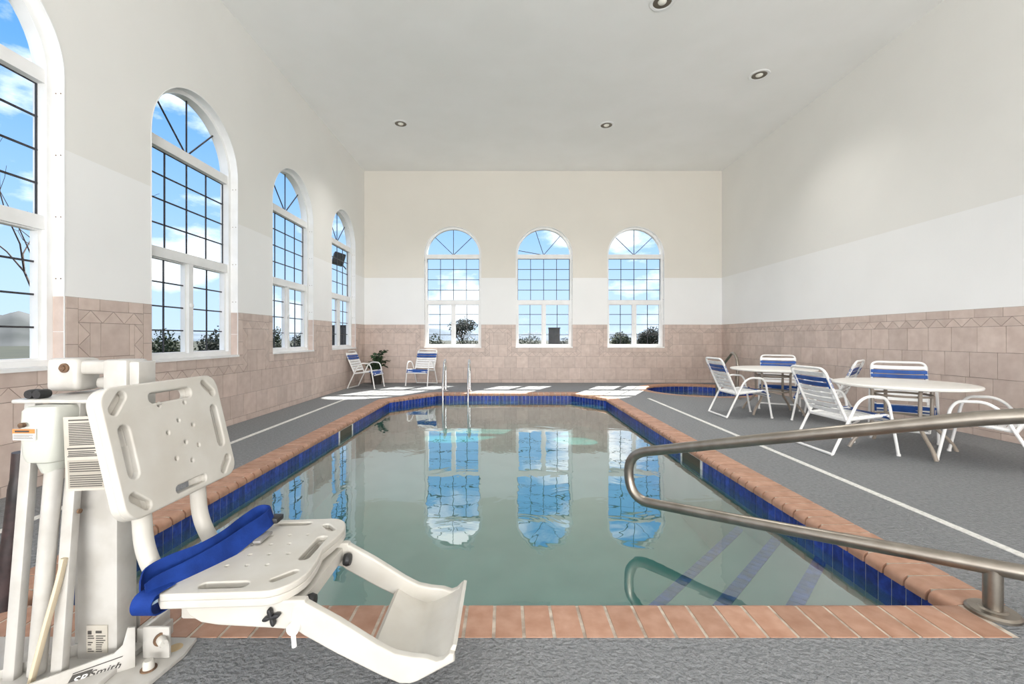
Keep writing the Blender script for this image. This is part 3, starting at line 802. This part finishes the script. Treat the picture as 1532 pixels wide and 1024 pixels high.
# ------------------------------------------------------------------ pool lift
def lift():
    t = thing('pool_lift', 'white aquatic access lift with moulded seat at the near left pool corner', 'pool lift', (-1.5, 1.55, 0), world=True)
    Y0, Y1 = 1.30, 1.83
    # backrest: moulded panel with hand slots; u across (y), v up the back
    lean = Vector((-.095, 0, .402)); bh = lean.length; up = lean.normalized(); nr = Vector((up.z, 0, -up.x)); w = Y1-Y0
    O = Vector((-1.130, Y0, .582))
    def back(co, dz=0.0): return O+Vector((0, 1, 0))*co.x+up*co.y+nr*(co.z+dz)
    through = [slot(w*.52, bh-.055, .20, .036, 0), slot(.058, bh*.50, .17, .040, PI/2), slot(w-.055, bh*.50, .17, .040, PI/2), slot(w*.52, .034, .15, .026, 0)]
    corner = [slot(.058, bh-.052, .085, .030, .8), slot(w-.058, bh-.052, .085, .030, -.8), slot(.058, .05, .085, .030, -.75), slot(w-.058, .05, .085, .030, .75)]
    dots = []
    for i, (u, v) in enumerate(((.40, .80), (.62, .78), (.53, .64), (.65, .57), (.42, .56), (.55, .44), (.66, .38), (.44, .33), (.57, .27))):
        dots.append([(w*u+.006*math.cos(2*PI*k/12), bh*v+.006*math.sin(2*PI*k/12)) for k in range(12)])
    outl = rrect(0, w, 0, bh, .055, 8)
    bm = mapped(filled(outl, through+corner+dots, .026, .006), lambda co: back(co, .010))
    add_bm(bm, mapped(filled(outl, through, .024, .005), lambda co: back(co, -.012)))
    bk_ = part('backrest', bm, m_plast, t, angle=50, wn=True)
    # seat pan; u along x, v across y
    sx0, sx1 = -1.045, -.625; sl = sx1-sx0
    def seat(co, dz=0.0): return Vector((sx0+co.x, Y0+co.y, .358+co.x*.03+co.z+dz))
    so = [(0, .03), (.03, 0), (sl-.09, 0)]
    so += [(sl-.09+.09*math.sin(PI/2*k/6), .12-.12*math.cos(PI/2*k/6)) for k in range(1, 7)]
    so += [(sl-.005, w*.35), (sl-.02, w*.5), (sl-.005, w*.65)]
    so += [(sl-.09+.09*math.cos(PI/2*k/6), w-.12+.12*math.sin(PI/2*k/6)) for k in range(0, 7)]
    so += [(.03, w), (0, w-.03)]
    thr = [slot(sl*.45, .045, .15, .034, 0), slot(sl*.45, w-.045, .15, .03, 0), slot(sl-.058, w*.52, .18, .036, PI/2)]
    rec = [slot(sl-.068, .088, .085, .026, .8), slot(sl-.068, w-.088, .085, .026, -.8)]
    sd = [[(sl*(.30+.16*a+.08*(b % 2))+.005*math.cos(2*PI*k/12), w*(.30+.14*b)+.005*math.sin(2*PI*k/12)) for k in range(12)] for a in range(3) for b in range(4)]
    bm = mapped(filled(so, thr+rec+sd, .022, .005), lambda co: seat(co, .012)); add_bm(bm, mapped(filled(so, thr, .024, .005), lambda co: seat(co, -.010)))
    seat_o = part('seat', bm, m_plast, t, angle=50, wn=True)
    # under-seat side skirts
    for y in (1.336, 1.704):
        prof = [(-.97, .345), (-.945, .305), (-.91, .285), (-.86, .277), (-.70, .268), (-.62, .262), (-.585, .30), (-.60, .352)]
        me = filled(prof, [], .03, .006); bm = mapped(me, lambda co: Vector((co.x, y+co.z, co.y)))
        part('side_skirt', bm, m_plast, seat_o, wn=True)
    bm = B(); rbox(bm, -1.0, -.93, 1.36, 1.40, .27, .345, .008); box(bm, -.95, -.62, 1.335, 1.69, .29, .335); part('underframe', bm, m_plast, seat_o)
    # foot rest: two side arms with a tray between
    fa = [(-.64, .335), (-.60, .345), (-.50, .29), (-.385, .218), (-.33, .190), (-.28, .180), (-.235, .176), (-.205, .166), (-.185, .172), (-.165, .192), (-.152, .19), (-.150, .168), (-.262, .108), (-.285, .101), (-.315, .102), (-.37, .125), (-.50, .19), (-.60, .245), (-.645, .275)]
    fr = thing_part = None
    bm = B()
    for y in (1.335, 1.705): add_bm(bm, mapped(filled(fa, [], .03, .007), lambda co: Vector((co.x, y+co.z, co.y))))
    tray = [(-.42, .165), (-.37, .132), (-.315, .108), (-.285, .107), (-.262, .114), (-.155, .168), (-.145, .205), (-.157, .207), (-.175, .176), (-.265, .130), (-.30, .124), (-.36, .148), (-.405, .178)]
    add_bm(bm, mapped(filled(tray, [], .362, .004), lambda co: Vector((co.x, 1.52+co.z, co.y))))
    foot = part('footrest', bm, m_plast, t, angle=50, wn=True)
    for x, y, z in ((-.595, 1.70, .30), (-.605, 1.41, .315)):            # black pivot knobs at the seat front
        bm = B(); M = Matrix.Translation((x, y-.03, z)) @ Matrix.Rotation(PI/2, 4, 'Y')
        lathe(bm, [(.001, -.012), (.02, -.012), (.024, 0), (.02, .012), (.001, .014)], seg=18, M=M); part('pivot_knob', bm, m_black, foot)
    bm = B()                                                      # four-lobed clamp knob on the near side
    M = Matrix.Translation((-.692, 1.31, .31)) @ Matrix.Rotation(PI/2, 4, 'X') @ Matrix.Rotation(.3, 4, 'Z')
    pts = []
    for k in range(48):
        a = 2*PI*k/48; rr = .017+.010*math.cos(4*a); pts.append((rr*math.cos(a), rr*math.sin(a)))
    add_bm(bm, mapped(filled(pts, [], .018, .004), lambda co: co), M); part('clamp_knob', bm, m_black, seat_o)
    bm = B(); M = Matrix.Translation((-.628, 1.318, .275)) @ Matrix.Rotation(PI/2, 4, 'X')
    lathe(bm, [(.001, -.01), (.018, -.01), (.018, .014), (.001, .014)], seg=16, M=M); tube(bm, [(-.628, 1.308, .275), (-.622, 1.305, .225)], .007, 8)
    part('clear_stop_pin', bm, m_white, seat_o)
    # the two bent tubes that carry the back
    for y in (1.40, 1.655):
        bm = B(); tube(bm, fillet([(-1.19, y, .80), (-1.152, y, .60), (-1.145, y, .46), (-1.07, y, .325), (-.80, y, .322)], .10, 7), .0265, 14); part('seat_tube', bm, m_plast, t)
    # mast
    bm = B(); rbox(bm, -1.475, -1.336, 1.52, 1.605, .03, .93, .006); box(bm, -1.505, -1.475, 1.545, 1.60, .03, .9); mast = part('mast', bm, m_steelw, t)
    bm = B(); box(bm, -1.438, -1.366, 1.5165, 1.5195, .055, .15);
    pl_ = part('serial_plate', bm, m_paper, mast, smooth=False); bm = B(); rr = random.Random(5)
    box(bm, -1.432, -1.420, 1.515, 1.5164, .120, .132); box(bm, -1.405, -1.385, 1.515, 1.5164, .124, .132)
    for k in range(8):
        z = .113-k*.0075
        for a, b in ((-1.432, -1.410), (-1.404, -1.371)):
            if rr.random() < .8: box(bm, a, a+(b-a)*rr.uniform(.5, 1), 1.515, 1.5164, z, z+.0025)
    part('plate_print', bm, m_ink, pl_, smooth=False)
    # twin front posts, leaning back a little
    for x in (-1.600, -1.447):
        bm = B(); M = Matrix.Translation((x, 1.43, .02)) @ Matrix.Rotation(-.075, 4, 'X')
        rbox(bm, -.019, .019, -.012, .016, 0, .905, .004, M=M); part('front_post', bm, m_steelw, t)
    bm = B(); M = Matrix.Translation((-1.37, 1.47, .45))
    lathe(bm, [(.001, -.002), (.008, -.002), (.008, .004), (.001, .004)], seg=10, M=Matrix.Translation((-1.422, 1.475, .56)) @ Matrix.Rotation(PI/2, 4, 'Y')); part('bolt', bm, m_rust, t)
    bm = B(); rbox(bm, -1.64, -1.37, 1.465, 1.87, .921, .934, .004); part('top_plate', bm, m_steelw, t)
    # actuator: motor housing and its tube
    bm = B(); M = Matrix.Translation((-1.488, 1.452, 0))
    def rr_ring(z, a, b, r): return [M @ Vector((x, y, z)) for x, y in rrect(-a, a, -b, b, r, 4)]
    secs = [(.918, .048, .045, .02), (.905, .057, .055, .025), (.84, .059, .057, .025), (.76, .057, .055, .03), (.742, .050, .050, .03), (.735, .035, .035, .03), (.715, .031, .031, .03), (.70, .025, .025, .024)]
    rings = [[bm.verts.new(p) for p in rr_ring(*s)] for s in secs]
    for A, Q in zip(rings, rings[1:]):
        for k in range(len(A)): bm.faces.new((A[k], A[(k+1) % len(A)], Q[(k+1) % len(A)], Q[k]))
    bm.faces.new(rings[0]); bm.faces.new(rings[-1])
    mo = part('motor_housing', bm, m_motor, t)
    bm = B(); tube(bm, [(-1.482, 1.452, .71), (-1.522, 1.435, .05)], .024, 18); part('actuator_tube', bm, m_steelw, t)
    bm = B(); M2 = Matrix.Translation((-1.513, 1.389, .865)) @ Matrix.Rotation(PI/2, 4, 'X'); lathe(bm, [(.001, 0), (.008, 0), (.008, .012), (.001, .014)], seg=10, M=M2); part('housing_screw', bm, m_rust, mo)
    bm = B(); box(bm, -1.548, -1.478, 1.388, 1.3925, .817, .852); lb = part('warning_label', bm, m_labelw, mo, smooth=False)
    bm = B(); box(bm, -1.548, -1.478, 1.387, 1.3878, .838, .852); part('orange_band', bm, m_orange, lb, smooth=False)
    bm = B(); box(bm, -1.540, -1.495, 1.3862, 1.3868, .842, .848)
    for k in range(4): box(bm, -1.545, -1.545+rr.uniform(.045, .062), 1.387, 1.3878, .822+k*.0035, .8235+k*.0035)
    part('label_print', bm, m_ink, lb, smooth=False)
    # instruction sign hung between posts and chair
    M = Matrix.Translation((-1.335, 1.40, .655)) @ Matrix.Rotation(-.04, 4, 'Y')
    bm = B(); box(bm, -.055, .085, -.002, .002, 0, .235, M=M); sg = part('instruction_sign', bm, m_paper, t, smooth=False)
    bm = B()
    def line(x0, x1, z, h=.0028): box(bm, x0, x1, -.0034, -.0021, z, z+h, M=M)
    line(-.038, .07, .222, .004)
    for k in range(13): line(-.038, rr.uniform(.045, .072), .212-k*.0056)
    line(-.045, .06, .132, .004)
    for k in range(3): line(-.042, rr.uniform(.04, .07), .124-k*.0056)
    line(-.045, .05, .108)
    pr = part('sign_print', bm, m_ink, sg, smooth=False)
    bm = B(); box(bm, -.046, .078, -.003, -.0021, .008, .097, M=M); part('grey_panel', bm, m_greyink, sg, smooth=False)
    bm = B()
    for k in range(12):
        if k != 6: box(bm, -.04, rr.uniform(.055, .074), -.0038, -.0031, .013+k*.0068, .0158+k*.0068, M=M)
    part('panel_print', bm, m_ink, sg, smooth=False)
    # swing arm on top of the mast
    bm = B(); rbox(bm, -1.67, -1.55, 1.60, 1.70, .945, 1.065, .018, 3); head = part('pivot_head', bm, m_steelw, t)
    bm = B(); M3 = Matrix.Translation((-1.595, 1.60, 1.03)) @ Matrix.Rotation(PI/2, 4, 'X')
    lathe(bm, [(.001, 0), (.017, 0), (.017, .006), (.010, .007), (.010, .014), (.001, .014)], seg=16, M=M3); part('pivot_bolt', bm, m_rust, head)
    bm = B(); rbox(bm, -1.60, -1.36, 1.615, 1.685, 1.005, 1.055, .012, 3); rbox(bm, -1.52, -1.34, 1.63, 1.69, .95, .995, .018, 3); part('swing_arm', bm, m_steelw, t)
    bm = B(); rbox(bm, -1.46, -1.372, 1.60, 1.70, .93, 1.06, .01); rbox(bm, -1.372, -1.335, 1.61, 1.69, .80, 1.052, .005); rbox(bm, -1.335, -1.205, 1.62, 1.68, .82, .88, .005); part('arm_bracket', bm, m_steelw, t)
    bm = B()
    for x in (-1.60, -1.572):
        M4 = Matrix.Translation((x, 1.50, .949)) @ Matrix.Rotation(PI/2, 4, 'X'); lathe(bm, [(.001, -.02), (.014, -.02), (.016, -.012), (.016, .012), (.014, .02), (.001, .02)], seg=14, M=M4)
    part('rubber_bumper', bm, m_black, t)
    # base: floor plate, channel with the maker's lettering, bracket and bolts
    bo = [(-1.95, 1.25), (-1.20, 1.25), (-1.165, 1.40), (-1.14, 1.57), (-1.155, 1.655), (-1.45, 1.66), (-1.95, 1.66)]
    bm = mapped(filled(bo, [], .014, .002), lambda co: Vector((co.x, co.y, .008+co.z))); base = part('base_plate', bm, m_steelw, t)
    dirv = Vector((.82, .57, 0)).normalized(); nv = Vector((dirv.y, -dirv.x, 0))
    O2 = Vector((-1.391, 1.421, 0))-dirv*.19
    def side(co): return O2+dirv*co.x+Vector((0, 0, co.y))+nv*co.z
    prof = [(-.12, .015), (.345, .015), (.345, .15), (.325, .155), (.312, .10), (.29, .082), (-.12, .052)]
    bm = mapped(filled(prof, [], .008, .001), side)
    add_bm(bm, mapped(filled(prof, [], .008, .001), lambda co: side(co)-nv*.15))
    ch = part('base_channel', bm, m_steelw, t)
    bm = B(); rbox(bm, -1.68, -1.30, 1.33, 1.62, .015, .034, .003); part('deck_of_base', bm, m_steelw, base)
    O2 = O2+nv*.0045
    for body, x, z, size in (('SR', .186, .026, .036), ('Smith', .226, .030, .036)):
        cu = bpy.data.curves.new('tmp', 'FONT'); cu.body = body; cu.size = size; cu.shear = .45; cu.offset = .0005; cu.space_character = 1.05
        o_ = bpy.data.objects.new('tmp', cu); me = bpy.data.meshes.new_from_object(o_); bpy.data.objects.remove(o_)
        if body == 'SR':
            part('lettering_block', mapped(filled([(.172, .021), (.222, .021), (.240, .055), (.190, .055)], [], .0006), lambda co: side(Vector((co.x, co.y, .0004+co.z)))), m_ink, ch, smooth=False)
        bm = mapped(me, lambda co: side(Vector((x+co.x*.93, z+co.y*.8, .0012)))); part('lettering', bm, m_ink if body == 'Smith' else m_labelw, ch, smooth=False)
    bm = mapped(filled([(.19, .0575), (.312, .0640), (.314, .0670), (.191, .0605)], [], .0006), lambda co: side(Vector((co.x, co.y, .0006+co.z)))); part('lettering_rule', bm, m_ink, ch, smooth=False)
    # anchor bracket on the pool side
    bm = B(); rbox(bm, -1.335, -1.245, 1.60, 1.66, .03, .085, .004); rbox(bm, -1.27, -1.175, 1.545, 1.557, .015, .125, .005); rbox(bm, -1.27, -1.257, 1.555, 1.66, .015, .125, .004); ab = part('anchor_bracket', bm, m_steelw, t)
    bm = B(); M5 = Matrix.Translation((-1.205, 1.545, .085)) @ Matrix.Rotation(PI/2, 4, 'X') @ Matrix.Rotation(.9, 4, 'Y'); lathe(bm, [(.001, 0), (.022, 0), (.022, .006), (.001, .006)], seg=18, M=M5); part('washer', bm, m_rust, ab)
    bm = B(); lathe(bm, [(.001, .005), (.015, .005), (.015, .034), (.012, .04), (.001, .04)], seg=12, M=M5); part('bolt_cap', bm, m_plast, ab)
    bm = B(); lathe(bm, [(.001, .0155), (.024, .0155), (.024, .019), (.001, .019)], -1.208, 1.497, seg=18); part('washer', bm, m_rust, base)
    bm = B(); lathe(bm, [(.001, .019), (.017, .019), (.017, .040), (.013, .046), (.001, .046)], -1.208, 1.497, seg=14); part('bolt_cap', bm, m_plast, base)
    bm = B(); lathe(bm, [(.001, .0152), (.024, .0152), (.024, .0158), (.001, .0158)], -1.195, 1.60, seg=20); part('rust_stain', bm, mat('pale_rust', (.55, .42, .25), .8), base)
    # cable down the posts
    bm = B(); tube(bm, smooth_path([(-1.437, 1.44, .42), (-1.446, 1.428, .34), (-1.466, 1.405, .2), (-1.503, 1.40, .045)], 6), .012, 8, sx=.6); part('cable', bm, m_cable, t)
    # lap belt lying across the seat
    def ribbon(pts, widths, th=.004):
        pth = smooth_path(pts, 5); wv = smooth_path(widths, 5); bm = B(); secs = []
        for i, (p, w_) in enumerate(zip(pth, wv)):
            tg = (pth[min(i+1, len(pth)-1)]-pth[max(i-1, 0)]).normalized(); nn = tg.cross(w_).normalized()*th/2
            secs.append([bm.verts.new(p+a*w_/2+b*nn) for a, b in ((-1, -1), (1, -1), (1, 1), (-1, 1))])
        for A, Q in zip(secs, secs[1:]):
            for k in range(4): bm.faces.new((A[k], A[(k+1) % 4], Q[(k+1) % 4], Q[k]))
        bm.faces.new(secs[0]); bm.faces.new(secs[-1]); return bm
    up_ = .062
    bm = ribbon([(-1.05, 1.292, .385), (-1.035, 1.33, .395), (-.995, 1.42, .399), (-.96, 1.51, .408), (-.935, 1.60, .424), (-.91, 1.70, .440), (-.92, 1.745, .446), (-.955, 1.74, .450), (-.975, 1.66, .440), (-.985, 1.56, .428), (-1.01, 1.47, .424), (-1.055, 1.395, .424), (-1.09, 1.34, .412), (-1.075, 1.30, .39)],
                [(-.01, 0, up_), (-.015, 0, up_), (-.030, 0, up_*.95), (-.035, 0, up_*.95), (-.03, 0, up_*.9), (-.02, 0, up_*.9), (-.02, 0, up_*.9), (-.03, 0, up_*.9), (-.03, 0, up_*.9), (-.03, 0, up_*.9), (-.025, 0, up_*.9), (-.015, 0, up_*.9), (0, 0, up_*.9), (0, 0, up_)])
    bl = part('lap_belt', bm, m_belt, t, angle=60)
    bm = ribbon([(-1.035, 1.35, .388), (-1.045, 1.29, .388), (-1.05, 1.272, .36), (-1.05, 1.29, .328), (-1.04, 1.36, .322)], [(.06, 0, 0)]*5); part('belt_anchor', bm, m_belt, bl)
    bm = B(); rbox(bm, -.915, -.885, 1.60, 1.685, .392, .402, .003); part('buckle', bm, mat('buckle_grey', (.25, .24, .23), .4), bl)
    bm = B(); rbox(bm, -.925, -.885, 1.715, 1.77, .415, .435, .004); part('buckle_tongue', bm, m_black, bl)
    # black sleeve of the outer leg, far left
    bm = B(); tube(bm, smooth_path([(-1.752, 1.60, .725), (-1.765, 1.60, .56), (-1.79, 1.60, .36), (-1.815, 1.60, .16)], 5), [.026]*4+[.030]*6+[.034]*6, 12); part('black_sleeve', bm, m_dark, t)
    return t
lift()

# ------------------------------------------------------------------ outside
gz = -.35
bm = B(); S = 400; x0, x1, y0, y1 = XL-DEPTH, XR+DEPTH, YB-.2, YF+DEPTH
for a, b, c, d in ((-S, S, y1, S), (-S, S, -S, y0), (-S, x0, y0, y1), (x1, S, y0, y1)):
    bm.faces.new([bm.verts.new(p) for p in ((a, c, gz), (b, c, gz), (b, d, gz), (a, d, gz))])
tag(struct('ground', bm, m_grass, 'dry grass outside the building'))
def hill(name, pts_fn, m, a0, a1, R0, depth, label, n=90):
    bm = B(); rows = []
    for i in range(n+1):
        a = a0+(a1-a0)*i/n; h = pts_fn(i/n, a); row = []
        for j, (dr_, hh) in enumerate(((0, 0), (.25, .55), (.5, .9), (.7, 1), (1, .6))):
            R_ = R0+depth*dr_; k = 1+.25*mnoise.noise(Vector((i*.35, j*1.7, R0)))
            row.append(bm.verts.new((R_*math.sin(a), R_*math.cos(a), gz+h*hh*k)))
        rows.append(row)
    for A, Q in zip(rows, rows[1:]):
        for k in range(4): bm.faces.new((A[k], A[k+1], Q[k+1], Q[k]))
    struct(name, bm, m, label, smooth=True, angle=180)
hill('hill', lambda s, a: 3.5+4.5*abs(mnoise.noise(Vector((a*6, .5, 0))))+4*math.exp(-((a+.15)/.06)**2), m_hill, -1.5, .6, 260, 90, 'hazy blue hills on the horizon')
hill('hill', lambda s, a: 5.2+3.0*abs(mnoise.noise(Vector((a*7, 3.5, 0)))), m_hill2, -1.45, -.72, 120, 50, 'dark nearer ridge seen through the left windows')

def leaf_cloud(bm, c, r, n, size, rnd, sz=1.0):
    for _ in range(n):
        d = Vector((rnd.gauss(0, 1), rnd.gauss(0, 1), rnd.gauss(0, 1))).normalized()*(rnd.random()**.4)
        p = Vector(c)+Vector((d.x*r[0], d.y*r[1], d.z*r[2]))
        a = Vector((rnd.gauss(0, 1), rnd.gauss(0, 1), rnd.gauss(0, 1))).normalized(); b = a.orthogonal().normalized(); s = size*rnd.uniform(.6, 1.4)
        bm.faces.new([bm.verts.new(p+a*s*u+b*s*.6*v) for u, v in ((-1, 0), (0, -1), (1, 0), (0, 1))])
def tree(name, label, px, Y, ytop, wpx, lobes, n, size, m, seed, group=None, cat='tree', trunk=True):
    """a tree standing Y down the view; ytop, wpx: how high and wide it looks from the deck"""
    rnd = random.Random(seed); x = at(px, Y); H_ = EYE+(506-ytop)*Y/F-gz; W_ = wpx*Y/F/2
    t = thing(name, label, cat, (x, Y, gz), group=group)
    bm = B()
    for k in range(lobes):
        f = (k+.5)/lobes*2-1; rr = W_*rnd.uniform(.42, .58)
        lx = f*(W_-rr*.8); ly = rnd.uniform(-.5, .5)*W_; topz = H_*(1 if k == lobes//2 else rnd.uniform(.78, .95))
        rz = min(rr*.9, topz*.5) if trunk else topz*.5
        leaf_cloud(bm, (lx, ly, topz-rz), (rr, rr, rz), n//lobes, size, rnd)
    part('crown', bm, m, t, smooth=False)
    bm = B()
    if trunk:
        tube(bm, [(0, 0, -.05), (.03*W_, 0, H_*.35), (-.05*W_, 0, H_*.7)], [W_*.09, W_*.06, W_*.02], 7)
        for k in range(5):
            a = 2*PI*k/5+rnd.random(); tube(bm, [(0, 0, H_*(.25+.06*k)), (math.cos(a)*W_*.4, math.sin(a)*W_*.4, H_*(.5+.05*k)), (math.cos(a)*W_*.7, math.sin(a)*W_*.7, H_*(.62+.06*k))], [W_*.045, W_*.03, W_*.012], 6)
    else: tube(bm, [(0, 0, -.05), (0, 0, H_*.5)], [W_*.08, W_*.03], 7)
    part('trunk', bm, m_bark, t)
    return t
tree('open_tree', 'open branching tree seen through the end window above the ladder', 692, 24, 474, 44, 10, 1500, .05, m_tree2, 11)
tree('bush', 'bush at the left edge of the first end window', 650, 22, 498, 40, 5, 1300, .05, m_tree, 12, trunk=False, cat='bush')
tree('bush', 'low bush beneath the open tree outside the first end window', 702, 21, 501, 52, 6, 1600, .05, m_tree, 13, trunk=False, cat='bush')
tree('bush', 'green bush low in the left half of the middle end window', 792, 24, 498, 52, 6, 1700, .05, m_tree, 14, trunk=False, cat='bush')
tree('round_tree', 'small round tree in the left half of the right end window', 928, 26, 496, 38, 5, 1700, .06, m_tree, 15)
tree('broad_tree', 'broad grey-green tree in the right half of the right end window', 974, 27, 488, 50, 7, 2600, .06, m_tree2, 16)
tree('conifer_bush', 'feathery bushes through the left half of the second left window', 254, 17, 490, 76, 7, 2600, .045, m_tree, 17, trunk=False, cat='bush')
tree('hedge', 'dense dark hedge in the right half of the second left window', 323, 19, 488, 66, 6, 3000, .05, m_tree2, 18, trunk=False, cat='bush')
tree('bush', 'pale green bush in the left half of the third left window', 416, 24, 486, 30, 4, 1200, .05, m_tree, 19, trunk=False, cat='bush')
tree('hedge', 'dark hedge in the right half of the third left window', 452, 24, 494, 40, 4, 2000, .05, m_tree2, 20, trunk=False, cat='bush')
tree('bush', 'distant bush between the cabinet and the right edge of the middle end window', 846, 34, 504, 40, 5, 900, .08, m_tree2, 31, trunk=False, cat='bush')
tree('bush', 'distant bush behind the round tree in the right end window', 950, 36, 504, 60, 6, 1100, .08, m_tree2, 32, trunk=False, cat='bush')
# bare tree outside the nearest left window
bt = thing('bare_tree', 'thin bare tree outside the nearest left window', 'tree', (at(84, 5.6), 5.6, gz)); rnd = random.Random(21)
bm = B()
def grow(p, d, ln, r, k):
    q = p+d*ln; tube(bm, [p, (p+q)/2+Vector((rnd.uniform(-.04, .04), rnd.uniform(-.04, .04), 0)), q], [r, r*.8, r*.6], 6)
    if k:
        for _ in range(2 if k < 3 else 3):
            d2 = (d+Vector((rnd.uniform(-.8, .8), rnd.uniform(-.8, .8), rnd.uniform(-.15, .5)))).normalized(); grow(q, d2, ln*rnd.uniform(.55, .8), r*.55, k-1)
grow(Vector((0, 0, -.05)), Vector((.02, 0, 1)), 1.45, .035, 4)
part('branches', bm, m_bark, bt)
# ribbed cabinets outside
def cabinet(label, x, y, w, d, h):
    t = thing('utility_cabinet', label, 'cabinet', (x, y, gz))
    bm = B(); box(bm, -w/2, w/2, -d/2, d/2, 0, h-.04); part('body', bm, m_util, t, smooth=False)
    bm = B(); box(bm, -w/2-.02, w/2+.02, -d/2-.02, d/2+.02, h-.04, h); part('lid', bm, m_util, t, smooth=False)
    bm = B()
    for k in range(6):
        a = -w/2+w*(k+.5)/6; box(bm, a-.018, a+.018, -d/2-.03, -d/2, .05, h-.08)
    for z in (h*.35, h*.62, h*.88): box(bm, -w/2, w/2, -d/2-.036, -d/2-.03, z-.012, z+.012)
    part('grille', bm, mat('grille_grey', (.05, .05, .055), .5), t, smooth=False)
cabinet('dark ribbed outdoor cabinet in the right half of the middle end window', at(829, 18), 18, .42, .4, EYE+15.5*18/F-gz)
cabinet('dark outdoor cabinet beyond the last left window', at(513, 14.2), 14.2, .55, .5, EYE+19*14.2/F-gz)
# loudspeaker on its arm outside the last left window
sp = thing('loudspeaker', 'black loudspeaker on an arm outside the last left window', 'loudspeaker', (XL-DEPTH-.15, 10.65, EYE+1.6), world=True)
M = Matrix.Translation((-4.0, 10.62, EYE+1.90)) @ Matrix.Rotation(.5, 4, 'Z') @ Matrix.Rotation(.25, 4, 'Y')
bm = B(); rbox(bm, -.13, .13, -.12, .12, -.14, .14, .02, M=M); part('case', bm, m_black, sp)
bm = B(); box(bm, -.11, .11, -.126, -.12, -.12, .12, M=M); part('grille', bm, m_util, sp, smooth=False)
bm = B(); tube(bm, [(-3.95, 10.64, EYE+1.80), (XL-DEPTH-.06, 10.76, EYE+1.64), (XL-DEPTH-.002, 10.8, EYE+1.62)], .014, 8); part('arm', bm, m_black, sp)
